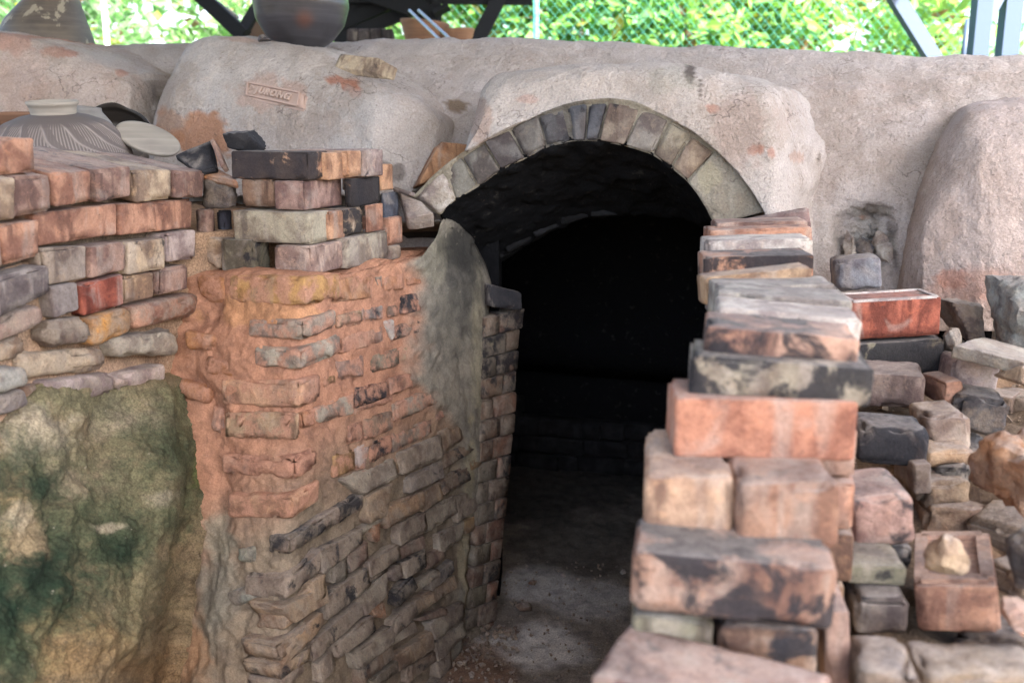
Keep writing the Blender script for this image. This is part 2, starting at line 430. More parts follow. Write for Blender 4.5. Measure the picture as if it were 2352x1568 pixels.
for i in range(1, 31):
    q = i / 30; rows.append(Wb[0] + E_BACK * (1.5 * q) + np.array([0, 0, -1.5 * q ** 2.2 ]))
Wb = np.vstack([np.array(rows[::-1]), Wb]); Ub = np.vstack([np.repeat(Ub[:1], 30, 0), Ub]); Vb = np.vstack([np.repeat(Vb[:1], 30, 0), Vb])
lm_ = np.exp(-((Ub - 1988) / 85) ** 4 - ((Vb - 550) / 92) ** 4); nb_ = normals_grid(Wb); Wb = Wb + nb_ * (lm_ * (np.abs(fbm(Wb, 34, 4, 51, .65)) * -.045 + fbm(Wb, 90, 3, 52, .7) * .010))[..., None]; Wb = Wb + nb_ * (fbm(Wb, 4, 4, 11) * .022 + fbm(Wb, 24, 3, 14) * .006 + fbm(Wb, 80, 2, 15) * .002)[..., None]
# leave the firing passage, and the small stoke hole on the right, open
bodycols = spots(Ub, Vb, (.47, .42, .40), [(1050, 245, 26, 16, TAN, .9), (2005, 486, 48, 16, (.16, .13, .11), .8), (1922, 545, 9, 55, (.07, .06, .055), .8, .3), (2052, 565, 9, 60, (.07, .06, .055), .8, .3), (1988, 505, 22, 8, ORG, .7), (1990, 560, 70, 75, (.45, .41, .37), .8), (940, 400, 50, 26, DRK, .9), (1990, 560, 60, 60, (.46, .42, .38), .7),  # near-black strips paint crevice shade beside the stoke hole
                                             (2130, 650, 60, 40, RED, .5), (1900, 560, 40, 90, (.42, .38, .35), .6), (2085, 190, 40, 60, (.32, .28, .26), .5)], 21)
fb = [f for f in grid_faces(*Wb.shape[:2])]
cen_u = Ub.ravel(); cen_v = Vb.ravel()
def in_passage(i): return (1040 < cen_u[i] < 1740 and cen_v[i] > 500) or 1130 < cen_u[i] < 1740 and cen_v[i] > 330 and ((cen_u[i] - 1400) / 330) ** 2 + ((max(0, 640 - cen_v[i])) / 300) ** 2 < 1
def in_hole(i): return ((cen_u[i] - 1985) / 62) ** 2 + ((cen_v[i] - 545) / 62) ** 2 < 1
keep = [f for f in fb if not any(in_passage(i) for i in f) or f[0] < 30 * Wb.shape[1]]
o = mesh('plaster_body', Wb.reshape(-1, 3), keep, M_PLASTER, KILN); color_attr(o, bodycols.reshape(-1, 4))

# --- plaster hood over the arch
extr = cv(ZA, [(20, 740), (150, 600), (285, 490), (465, 372), (630, 292), (815, 212), (985, 148), (1130, 118), (1265, 108), (1400, 122), (1480, 150), (1650, 228), (1805, 312), (1955, 435), (2080, 560), (2180, 690), (2265, 830)])
intr = cv(ZA, [(180, 850), (285, 755), (430, 672), (575, 565), (735, 488), (870, 418), (1035, 378), (1120, 376), (1200, 378), (1370, 408), (1545, 462), (1665, 545), (1775, 638), (1860, 745), (1945, 915)])
PL_H = Plane((950, 460, 2.72), (1750, 480, 2.56), (1350, 800, 2.70))
mound('hood', [(1064, 345), (1078, 300), (1092, 245), (1108, 195), (1130, 172), (1180, 160), (1270, 152), (1350, 149), (1500, 153), (1640, 160), (1730, 177), (1830, 210), (1900, 236), (1912, 300), (1906, 400), (1905, 520), (1908, 700)],
      [(1072, 345)] + extr[3:] + [(1770, 560), (1775, 700)], lambda U, V: 1 / PL_H.inv(U, V) + (smooth(1765, 1912, U) * .26 + smooth(1750, 1912, U) * smooth(330, 200, V) * .25) * (1 + .3 * fbm(np.stack([U, V, U * 0], -1), 1 / 60., 3, 4)) + smooth(330, 150, V) * .06, R=.13, back=.55, drop=.06, rnd=.42,
      sp=[(1585, 175, 14, 22, DRK, .9), (1608, 212, 4, 34, DRK, .8), (1636, 250, 14, 10, RED, .6), (1740, 345, 22, 16, RED, .8), (1770, 350, 10, 14, RED, .6), (1830, 360, 16, 12, ORG, .35), (1210, 225, 22, 10, RED, .35), (1100, 280, 30, 60, (.36, .24, .19), .55),  # dark reddish patch on the left flank carries its shade in the colour
          (1700, 300, 60, 90, (.42, .33, .30), .5), (1540, 190, 60, 26, (.36, .35, .30), .4)], seed=31, amp=.011)
# --- left and middle buttresses, right hood
mound('buttress', [(338, 420), (348, 330), (358, 268), (372, 215), (402, 148), (430, 104), (470, 85), (560, 84), (600, 92), (640, 98), (700, 108), (760, 124), (830, 158), (905, 186), (960, 215), (1010, 260)],
      [(340, 450), (400, 450), (480, 450), (560, 450), (640, 450), (720, 450), (800, 450), (860, 450), (910, 445), (950, 440), (980, 430)],
      lambda U, V: np.interp(U, [340, 620, 860, 1010], [3.14, 2.98, 2.86, 2.95]) + smooth(250, 100, V) * .10, R=.13, back=.6, drop=.03, rnd=.22,
      sp=[(470, 320, 75, 60, ORG, .9), (390, 290, 30, 45, ORG, .8), (770, 180, 20, 10, RED, .9), (800, 192, 22, 16, RED, .9), (815, 205, 14, 14, RED, .8), (610, 208, 82, 42, (.47, .32, .26), .6), (410, 220, 50, 90, (.37, .30, .25), .5),  # darker beige on the left flank is shade put into the colour
          (820, 245, 90, 50, (.43, .40, .385), .6), (560, 88, 60, 8, ORG, .4), (700, 300, 120, 60, (.42, .35, .31), .5), (905, 395, 40, 25, DRK, .6)], seed=41)
mound('buttress', [(-260, 62), (-80, 70), (0, 80), (60, 92), (110, 105), (170, 120), (250, 152), (320, 178), (350, 190), (362, 230)],
      [(-260, 420), (-80, 420), (80, 420), (200, 410), (300, 400), (345, 380)],
      lambda U, V: np.interp(U, [-260, 100, 300, 362], [3.15, 3.16, 3.24, 3.36]) + smooth(200, 80, V) * .05, R=.07, back=.5, drop=.02, rnd=.16,
      sp=[(20, 100, 60, 30, RED, .8), (150, 125, 50, 12, RED, .75), (280, 168, 14, 8, RED, .7), (40, 200, 90, 120, (.46, .34, .29), .7, .5), (180, 190, 150, 60, (.47, .38, .345), .6, .5), (345, 210, 14, 40, (.16, .12, .1), .35)], seed=51)
mound('hood', [(2052, 700), (2062, 640), (2078, 560), (2100, 470), (2130, 390), (2160, 335), (2195, 285), (2215, 255), (2260, 240), (2352, 225), (2500, 215), (2700, 230)],
      [(2060, 760), (2120, 760), (2180, 760), (2240, 760), (2300, 760), (2400, 760), (2560, 760), (2700, 760)],
      lambda U, V: np.interp(U, [2050, 2120, 2250, 2700], [2.66, 2.54, 2.47, 2.36]) + smooth(330, 220, V) * .06, R=.14, back=.6, drop=.03, rnd=.25,
      sp=[(2250, 660, 120, 50, (.43, .25, .19), .6, .5), (2190, 640, 40, 30, RED, .6), (2330, 690, 60, 40, RED, .5, .4), (2150, 480, 60, 120, (.36, .29, .26), .6)], seed=61, base=(.46, .39, .365))  # large darker patch on the left face is painted shade

# --- stamped brick let into the plaster
m = N('stamped_clay', .9, .2); _oi = m.new('ShaderNodeObjectInfo'); _v = m.coord(); M_STAMP = m.done(m.mix(m.math('MULTIPLY', m.noise(_v, 30, 5, .6), .6), _oi.outputs['Color'], (.33, .24, .20)), m.bump(m.noise(_v, 160, 4), .3, .002))
def on_but(u, v, out=0.):
    d = np.interp(u, [340, 620, 860, 1010], [3.14, 2.98, 2.86, 2.95]) + smooth(250, 100, np.asarray(v, float)) * .10
    p = P(u, v, d); return p - unit(p - CAM) * out
C = [on_but(u, v, .004) for u, v in ((552, 181), (702, 214), (698, 252), (548, 226))]
ex = unit(C[1] - C[0]); ez = unit((C[0] - C[3]) - ex * np.dot(C[0] - C[3], ex)); ey = np.cross(ez, ex)      # ey points into the kiln
sb_c = np.mean(C, 0)
SB = quad_block('stamped_brick', C, -ey * -.06, M_STAMP, (.45, .33, .28), 0, KILN, r=.006, wear=.003, lump=.002)
SB['label'] = 'old brick with a frame and JURONG stamped in it'
fr = [on_but(u, v, .007) for u, v in ((570, 190), (688, 213), (682, 243), (566, 218))]
parts_ = []
for i in range(4):
    a, b = fr[i], fr[(i + 1) % 4]; parts_.append(beam8(a, b, .0055, .006, up=-ey))
Vf, Ff = join(*parts_); mesh('frame', Vf, Ff, M_STAMP, SB, smooth_=False).color = (.47, .34, .29, 0)
tc = bpy.data.curves.new('lettering', 'FONT'); tc.body = 'JURONG'; tc.size = .031; tc.extrude = .0036; tc.align_x = 'CENTER'; tc.align_y = 'CENTER'; tc.space_character = 1.15; tc.bevel_depth = .0006; tc.offset = .0008
tob = bpy.data.objects.new('lettering', tc); COL.objects.link(tob); tc.materials.append(M_STAMP); tob.color = (.50, .31, .24, 0)
from mathutils import Matrix
cen = np.mean(fr, 0) - ey * .001 + ex * .004
bpy.context.view_layer.update()
lme = bpy.data.meshes.new_from_object(tob.evaluated_get(bpy.context.evaluated_depsgraph_get()))
lv = np.array([v_.co for v_ in lme.vertices]); bpy.data.objects.remove(tob)
lv = lv[:, :1] * ex + lv[:, 1:2] * ez - lv[:, 2:] * ey + cen
lo_ = mesh('lettering', lv, [tuple(p.vertices) for p in lme.polygons], M_STAMP, SB, smooth_=False); lo_.color = (.50, .38, .325, 0)

# --- arch ring
joints = [((20, 740), (180, 850)), ((215, 555), (290, 750)), ((315, 470), (440, 668)), ((465, 375), (575, 562)), ((632, 295), (735, 488)), ((815, 215), (868, 420)), ((990, 150), (1035, 378)),
          ((1135, 125), (1120, 378)), ((1262, 122), (1200, 380)), ((1482, 155), (1370, 410)), ((1650, 235), (1545, 460)), ((1805, 318), (1665, 545)), ((1955, 440), (1775, 638)), ((2262, 828), (1945, 912))]
acol = [('pale', 0), ((.20, .19, .165), .2), ((.15, .14, .125), .25), ((.13, .12, .115), .3), ((.15, .14, .13), .3), ((.10, .10, .105), .35), ((.085, .088, .10), .3), ((.085, .088, .10), .35), ((.20, .165, .135), .2), ((.22, .20, .18), .12), ((.255, .225, .175), .05), ((.30, .235, .175), .05), ('buff', 0)]
AEXT = unit(E_BACK + np.array([0.05, 0, 0])) * .20
for i in range(13):
    (o0, i0), (o1, i1) = joints[i], joints[i + 1]
    q = []
    gap = random.uniform(4, 13)
    for a, b, s in ((o0, o1, 1), (i0, i1, 1)): pass
    def inset(a, b, g):
        a, b = np.array(a, float), np.array(b, float); t = (b - a) / np.linalg.norm(b - a); return a + t * g, b - t * g
    if i == 12:      # long plastered springer on the right: follow the curve
        oc = [(1955, 440), (2080, 562), (2180, 692), (2262, 828)]; ic = [(1775, 638), (1835, 715), (1895, 812), (1945, 912)]
        To = resample(cv(ZA, oc), 24); Bo = resample(cv(ZA, ic), 24)
        t = np.linspace(0, 1, 14)[:, None]; U = To[None, :, 0] * (1 - t) + Bo[None, :, 0] * t; V = To[None, :, 1] * (1 - t) + Bo[None, :, 1] * t
        W = PL_A.pt(U, V, 0.0) + PL_A.n * (fbm(np.stack([U, V, U * 0], -1), 1 / 25., 3, 5) * .006)[..., None]
        sheet('springer', W, M_PLASTER, KILN, spots(U, V, (.33, .30, .25), [(1620, 400, 30, 40, (.42, .38, .27), .6)], 9), skirt=AEXT); continue
    (oa, ob), (ia, ib) = inset(o0, o1, gap), inset(i0, i1, gap * .8)
    shr = random.uniform(.02, .10)
    oa2, ia2 = oa + (ia - oa) * shr, ia - (ia - oa) * .03; ob2, ib2 = ob + (ib - ob) * shr, ib - (ib - ob) * .03
    Q = [PL_A.pt(u, v, random.uniform(-.010, .006)) for u, v in cv(ZA, [oa2, ob2, ib2, ia2])]
    c, s = acol[i]; PAL['_a'] = PAL[c] if isinstance(c, str) else c; c = '_a'
    ob_ = quad_block('arch_brick' if i else 'springer', Q, AEXT, M_ARCH if i else M_OLD, PAL[c], s, KILN, r=.005, wear=.0025, lump=.002)
# mortar bed behind the voussoirs
To = smoothpts(resample(extr, 120), 2); Bo = smoothpts(resample(intr, 120), 2); t = np.linspace(-.02, 1.0, 20)[:, None]
U = To[None, :, 0] * (1 - t) + Bo[None, :, 0] * t; V = To[None, :, 1] * (1 - t) + Bo[None, :, 1] * t
W = PL_A.pt(U, V, -.011); W = W + PL_A.n * (fbm(W, 40, 4, 8, .65) * .010 + smooth(.1, -.05, t) * .014)[..., None]
sheet('arch_mortar', W, M_PLASTER, KILN, spots(U, V, (.34, .31, .25), [(1300, 300, 160, 70, (.12, .115, .11), .8, .5)], 13), skirt=AEXT * .9)

# --- sooty soffit of the passage, ending in an inner ring
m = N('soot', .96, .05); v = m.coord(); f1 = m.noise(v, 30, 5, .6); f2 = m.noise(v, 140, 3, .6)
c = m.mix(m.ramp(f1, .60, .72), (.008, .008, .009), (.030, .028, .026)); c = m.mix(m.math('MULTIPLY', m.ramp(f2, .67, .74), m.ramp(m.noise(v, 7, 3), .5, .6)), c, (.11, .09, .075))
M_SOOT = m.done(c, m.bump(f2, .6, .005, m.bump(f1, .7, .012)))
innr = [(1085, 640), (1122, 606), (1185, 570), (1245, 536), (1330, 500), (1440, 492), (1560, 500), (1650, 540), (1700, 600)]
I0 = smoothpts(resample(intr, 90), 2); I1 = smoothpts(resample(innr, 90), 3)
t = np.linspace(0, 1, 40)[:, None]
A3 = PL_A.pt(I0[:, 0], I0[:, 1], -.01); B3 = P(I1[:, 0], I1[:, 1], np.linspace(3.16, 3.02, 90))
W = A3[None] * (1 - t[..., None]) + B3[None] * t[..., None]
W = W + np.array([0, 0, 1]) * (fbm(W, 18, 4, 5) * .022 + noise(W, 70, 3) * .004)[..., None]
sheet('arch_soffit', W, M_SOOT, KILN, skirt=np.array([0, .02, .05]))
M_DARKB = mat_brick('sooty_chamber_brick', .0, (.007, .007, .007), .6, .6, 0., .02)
# inner ring bricks hanging behind the soffit
for k in range(5):
    a, b = I1[4 + k * 9], I1[4 + k * 9 + 8]; dpt = np.interp(4 + k * 9, [0, 90], [3.12, 2.98])
    up = np.array([0, 0, .13]); nrm2 = unit(np.array([b[1] - a[1], -(b[0] - a[0])])); 
    A, B = P(a[0], a[1], dpt), P(b[0], b[1], dpt); rr = unit(np.cross(B - A, E_BACK)); rr = rr if rr[2] > 0 else -rr
    quad_block('inner_arch_brick', [A + rr * .1, B + rr * .1, B, A], E_BACK * .2, M_DARKB, (.014, .014, .016), .2, KILN, r=.006, wear=.004)

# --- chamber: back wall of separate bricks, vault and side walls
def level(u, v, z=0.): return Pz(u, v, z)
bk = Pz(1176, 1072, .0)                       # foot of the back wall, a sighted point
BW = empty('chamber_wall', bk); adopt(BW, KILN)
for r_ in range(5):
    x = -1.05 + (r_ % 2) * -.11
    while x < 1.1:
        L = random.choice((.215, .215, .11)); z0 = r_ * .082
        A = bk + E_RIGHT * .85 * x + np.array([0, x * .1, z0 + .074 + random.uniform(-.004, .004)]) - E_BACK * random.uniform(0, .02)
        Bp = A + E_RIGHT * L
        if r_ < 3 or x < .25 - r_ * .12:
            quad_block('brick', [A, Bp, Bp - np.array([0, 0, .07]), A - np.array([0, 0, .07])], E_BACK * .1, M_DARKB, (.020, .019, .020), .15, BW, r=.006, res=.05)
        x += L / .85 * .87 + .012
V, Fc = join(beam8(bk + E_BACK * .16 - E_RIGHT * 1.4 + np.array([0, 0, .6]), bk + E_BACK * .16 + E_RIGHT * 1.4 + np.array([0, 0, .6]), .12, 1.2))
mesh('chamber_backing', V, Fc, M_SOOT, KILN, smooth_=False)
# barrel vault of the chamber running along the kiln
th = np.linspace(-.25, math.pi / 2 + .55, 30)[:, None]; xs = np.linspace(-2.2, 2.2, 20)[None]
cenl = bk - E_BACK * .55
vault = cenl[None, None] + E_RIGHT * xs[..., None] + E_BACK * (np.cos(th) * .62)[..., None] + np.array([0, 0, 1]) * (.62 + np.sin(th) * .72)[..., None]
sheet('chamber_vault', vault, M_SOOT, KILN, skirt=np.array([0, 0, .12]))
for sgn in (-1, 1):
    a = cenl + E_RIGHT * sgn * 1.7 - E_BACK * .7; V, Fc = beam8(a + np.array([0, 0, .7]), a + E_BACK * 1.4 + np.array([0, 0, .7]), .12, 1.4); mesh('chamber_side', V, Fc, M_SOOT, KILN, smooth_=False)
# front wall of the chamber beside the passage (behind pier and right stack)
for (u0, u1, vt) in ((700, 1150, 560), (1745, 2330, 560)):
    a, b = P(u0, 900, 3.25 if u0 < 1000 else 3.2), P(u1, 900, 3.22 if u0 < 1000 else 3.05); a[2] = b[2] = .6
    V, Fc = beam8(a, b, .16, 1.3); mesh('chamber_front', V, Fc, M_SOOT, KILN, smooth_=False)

# ------------------------------------------------------------------ the brick pier left of the opening
PIER = empty('brick_pier', P(755, 1500, 2.3)); tag(PIER, 'old mortared brick pier smeared with orange clay beside the arch', 'pier')
def u_c(v): return np.interp(v, [560, 640, 1080, 1520, 1600], [702, 702, 676, 650, 645])
def u_l(v): return np.interp(v, [600, 700, 860, 1000, 1150, 1300, 1600], [430, 445, 440, 455, 470, 430, 360]) - 60 * np.exp(-((np.asarray(v) - 815) / 75.) ** 4)
def u_r(v): return np.interp(v, [600, 720, 1000, 1300, 1500, 1600], [1120, 1118, 1105, 1084, 1064, 1050])
def smin(a, b, k=.02):
    h = np.clip(.5 + .5 * (b - a) / k, 0, 1); return b * (1 - h) + a * h - k * h * (1 - h)
def pier_pt(u, v, out=0.):
    a, b = PL_R.inv(u, v), PL_L.inv(u, v); s = smin(a, b); return P(u, v, 1 / s)
nv, nu = 210, 170
vv = np.linspace(640, 1640, nv)[:, None]; sx = np.linspace(0, 1, nu)[None]
U = u_l(vv) * (1 - sx) + u_r(vv) * sx; Vv = np.repeat(vv, nu, 1)
vt = np.interp(U, [430, 520, 755, 900, 950, 985, 1005, 1035, 1065, 1092, 1108, 1125], [636, 632, 652, 616, 600, 556, 512, 520, 548, 596, 640, 700]); Vv = vt + (1640 - vt) * (vv - 640) / 1000.
W = pier_pt(U, Vv)
orange = 1 - smooth(-170, 190, (Vv - 1080) + (U - 700) * .55 + fbm(np.stack([U, Vv, U * 0], -1), 1 / 90., 3, 2) * 70)
plast = smooth(-25, 25, U - np.interp(Vv, [600, 640, 800, 870, 900, 1000, 1150, 1300, 1480], [935, 955, 962, 935, 985, 1050, 1074, 1070, 1060]) + fbm(np.stack([U, Vv, U * 0], -1), 1 / 40., 4, 6) * 40)
lowR = smooth(1050, 1250, Vv) * smooth(0, 60, U - u_c(Vv))
nrm = normals_grid(W)
rec = -.003 - .0145 * lowR + plast * .014
leftlump = smooth(20, -40, U - u_c(Vv))
disp = rec + fbm(W, 14, 4, 71) * (.006 + .009 * leftlump - .002 * lowR) + fbm(W, 45, 4, 72, .65) * .007 + fbm(W, 120, 2, 77) * .002 + np.abs(fbm(W, 24, 3, 75)) * -.010 * (1 - plast)
# deep creases of clay in the inner corner
disp = disp - smooth(60, 0, np.abs(U - (u_l(Vv) + 30))) * .02
W = W + nrm * disp[..., None]
# rows over the top of the pier
rows = []
for i in range(1, 14): rows.append(W[0] + E_BACK * (.55 * i / 13) * (.06 + .94 * smooth(1010, 950, U[0]))[:, None] + np.array([0, 0, .012 * math.sin(i)]))
W = np.vstack([np.array(rows[::-1]), W]); U = np.vstack([np.repeat(U[:1], 13, 0), U]); Vv = np.vstack([np.repeat(Vv[:1] - 6, 13, 0), Vv])
ex2 = lambda a: np.vstack([np.repeat(a[:1], 13, 0), a])
orange, plast = ex2(orange), ex2(plast)
oc = np.array([.40, .21, .14]); gc = np.array([.23, .185, .14]); pc = np.array([.225, .207, .178])
cl = (oc * orange[..., None] + gc * (1 - orange[..., None])); cl = cl * (1 - plast[..., None]) + pc * plast[..., None]
cols = np.concatenate([cl, np.ones(cl.shape[:2] + (1,))], 2)
PSP = [(1062, 670, 55, 120, (.05, .05, .05), .8, .6), (1045, 560, 90, 60, (.03, .03, .03), .9, .4), (985, 590, 40, 60, (.20, .19, .15), .6, .5), (1020, 740, 60, 90, (.13, .125, .11), .6, .6), (1090, 800, 14, 160, (.36, .33, .24), .5, .5), (1075, 1250, 12, 260, (.34, .30, .21), .8), (490, 1250, 40, 60, (.25, .24, .19), .7, .4), (480, 1380, 60, 90, (.20, .19, .16), .8, .5), (600, 720, 130, 40, (.46, .25, .12), .5), (420, 1500, 50, 90, (.40, .22, .12), .6, .5)]
cols = spots(U, Vv, cols[..., :3], PSP, 23)
sheet('mortar', W, M_MORTAR, PIER, cols, skirt=-PL_R.n * .22)

def pier_bricks(Z, pl, rows, out=(.004, .012), mat=None, depth=.1, r=.006, lump=.0018, wear=.005, tilt=0., gray=0.):
    for q, c, s in rows:
        s = s * 1.15 + (.12 if tilt > .01 else .04)
        px = cv(Z, q); Q = [pl.pt(u, v, 0) for u, v in px]
        cen = np.mean(Q, 0); o_ = random.uniform(*out); tiltb = random.uniform(0, .006)
        Q = np.array([cen + (a - cen) * (1.13 if tilt > .005 else 1.08) + pl.n * o_ for a in Q]); Q[2:] += pl.n * tilt * random.uniform(.4, 1.2); Q += pl.n * 0
        quad_block('brick', Q, -pl.n * depth, mat or M_OLD, tuple(np.array(PAL[c] if isinstance(c, str) else c) * (1 - gray) + np.array((.285, .235, .175)) * gray), s, PIER, r=r, lump=lump, wear=wear, res=.013)
upL = [([(50, 190), (275, 200), (275, 380), (90, 350)], 'orange', .1), ([(160, 1060), (250, 1080), (230, 1260), (165, 1220)], 'pink', .1), ([(10, 560), (200, 600), (190, 700), (20, 680)], 'orange', 0), ([(120, 740), (330, 790), (320, 880), (130, 850)], 'orange', 0), ([(-40, 900), (130, 940), (120, 1040), (-30, 1010)], 'orange', 0)]
pier_bricks(Z2, PL_L, upL, (-.004, .006), M_CLAYBRICK, r=.02, lump=.010)
# brick ends wrapping the corner of the pier
for v0c, v1c, uL, uR, dvR, c, s_, mt in [(636, 702, 522, 782, -8, (.47, .27, .11), 0, M_CLAYBRICK), (738, 782, 566, 774, -28, 'grey', .15, M_CLAYBRICK), (802, 850, 580, 784, -36, 'buff', .15, M_CLAYBRICK), (876, 938, 505, 738, -18, 'peach', .0, M_CLAYBRICK), (952, 1010, 516, 686, -6, 'tan', .1, M_CLAYBRICK),
                                         (1052, 1100, 506, 730, -28, 'pink', .08, M_CLAYBRICK), (1138, 1192, 520, 736, -40, 'peach', 0, M_CLAYBRICK), (1232, 1276, 612, 838, -108, 'grey', .5, M_OLD), (1326, 1380, 558, 742, -72, 'grey', .35, M_OLD), (1400, 1448, 585, 748, -80, 'tan', .15, M_OLD), (1482, 1530, 575, 742, -84, 'tan', .3, M_OLD), (1560, 1610, 560, 700, -70, 'grey', .2, M_OLD)]:
    vm = (v0c + v1c) / 2; uc = float(u_c(vm)); A, B = PL_R.pt(uc, v0c), PL_R.pt(uc, v1c); Lt = PL_L.pt(uL, v0c - 6 + random.uniform(-4, 4)); Rt = PL_R.pt(uR, v0c + dvR)
    lv = Lt - A; rv = Rt - A; o_ = (PL_L.n + PL_R.n) * random.uniform(.004, .010); F = np.array([A + lv, A, B, B + lv]) + o_
    c_ = np.array(PAL[c] if isinstance(c, str) else c); block('brick', np.vstack([F, F + rv]), mt, tuple(c_), s_, PIER, r=.010, lump=.0035, wear=.007, res=.012)
upR = [
       ([(1000, 225), (1255, 205), (1250, 345), (1005, 372)], 'orange', 0), ([(1270, 200), (1338, 195), (1338, 285), (1305, 290)], 'grey', .2), ([(1348, 205), (1472, 185), (1472, 288), (1348, 300)], 'rust', 0), ([(1482, 165), (1610, 140), (1600, 250), (1500, 265)], 'rust', .1),
       ([(1032, 470), (1192, 432), (1192, 520), (1032, 548)], 'tan', .1), ([(1207, 422), (1333, 400), (1333, 488), (1210, 508)], 'bluegrey', .3), ([(1372, 402), (1440, 390), (1440, 468), (1372, 480)], 'brown', .1), ([(1466, 340), (1570, 312), (1574, 428), (1466, 452)], 'bluegrey', .4),
       ([(1066, 612), (1330, 532), (1330, 648), (1068, 718)], 'pink', .05), ([(1352, 512), (1412, 498), (1408, 610), (1395, 632)], 'pale', 0), ([(1416, 542), (1610, 482), (1618, 575), (1420, 628)], 'grey', .35),
       ([(1022, 772), (1204, 738), (1200, 868), (1042, 892)], 'mauve', .1), ([(1266, 732), (1438, 692), (1438, 800), (1270, 848)], 'olive', .1), ([(1452, 690), (1638, 604), (1638, 718), (1455, 772)], 'tan', .08),
       ([(942, 872), (1024, 852), (1028, 928), (946, 948)], 'ochre', 0), ([(1142, 962), (1368, 912), (1368, 1008), (1142, 1092)], 'mauve', .45), ([(1377, 890), (1518, 852), (1518, 948), (1380, 998)], 'pink', .1), ([(1532, 850), (1650, 802), (1640, 880), (1532, 928)], 'grey', 0),
       ([(792, 1122), (880, 1092), (878, 1200), (802, 1222)], 'rust', 0), ([(887, 1092), (1138, 992), (1130, 1128), (890, 1188)], 'buff', .15), ([(1412, 1062), (1688, 945), (1688, 1048), (1412, 1178)], 'grey', .05), ([(1150, 1050), (1400, 985), (1395, 1050), (1155, 1130)], 'pink', 0),
       ([(1097, 1202), (1202, 1160), (1210, 1298), (1102, 1328)], 'pink', .05), ([(1213, 1162), (1388, 1112), (1385, 1230), (1216, 1298)], 'brown', .1),
       ([(1162, 1352), (1248, 1332), (1205, 1488), (1164, 1498)], 'lilac', 0), ([(1250, 1332), (1393, 1272), (1390, 1380), (1235, 1470)], 'grey', .5), ([(1402, 1262), (1658, 1172), (1650, 1262), (1402, 1388)], 'grey', .1), ([(1002, 1400), (1150, 1372), (1150, 1498), (1012, 1555)], 'ochre', 0),
       ([(1702, 1288), (1848, 1192), (1848, 1282), (1702, 1360)], 'tan', 0), ([(1452, 1422), (1648, 1298), (1648, 1400), (1452, 1518)], 'grey', .05), ([(1202, 1502), (1428, 1418), (1420, 1528), (1202, 1635)], 'buff', .1), ([(1732, 882), (1828, 825), (1805, 955), (1742, 975)], 'rust', .2),
       ([(1690, 1075), (1820, 1010), (1815, 1110), (1690, 1180)], 'mauve', .1), ([(1835, 1050), (1900, 1010), (1880, 1120), (1840, 1140)], 'bluegrey', .1)]
pier_bricks(Z2, PL_R, upR, (-.004, .005), M_CLAYBRICK, tilt=.004, gray=.2)
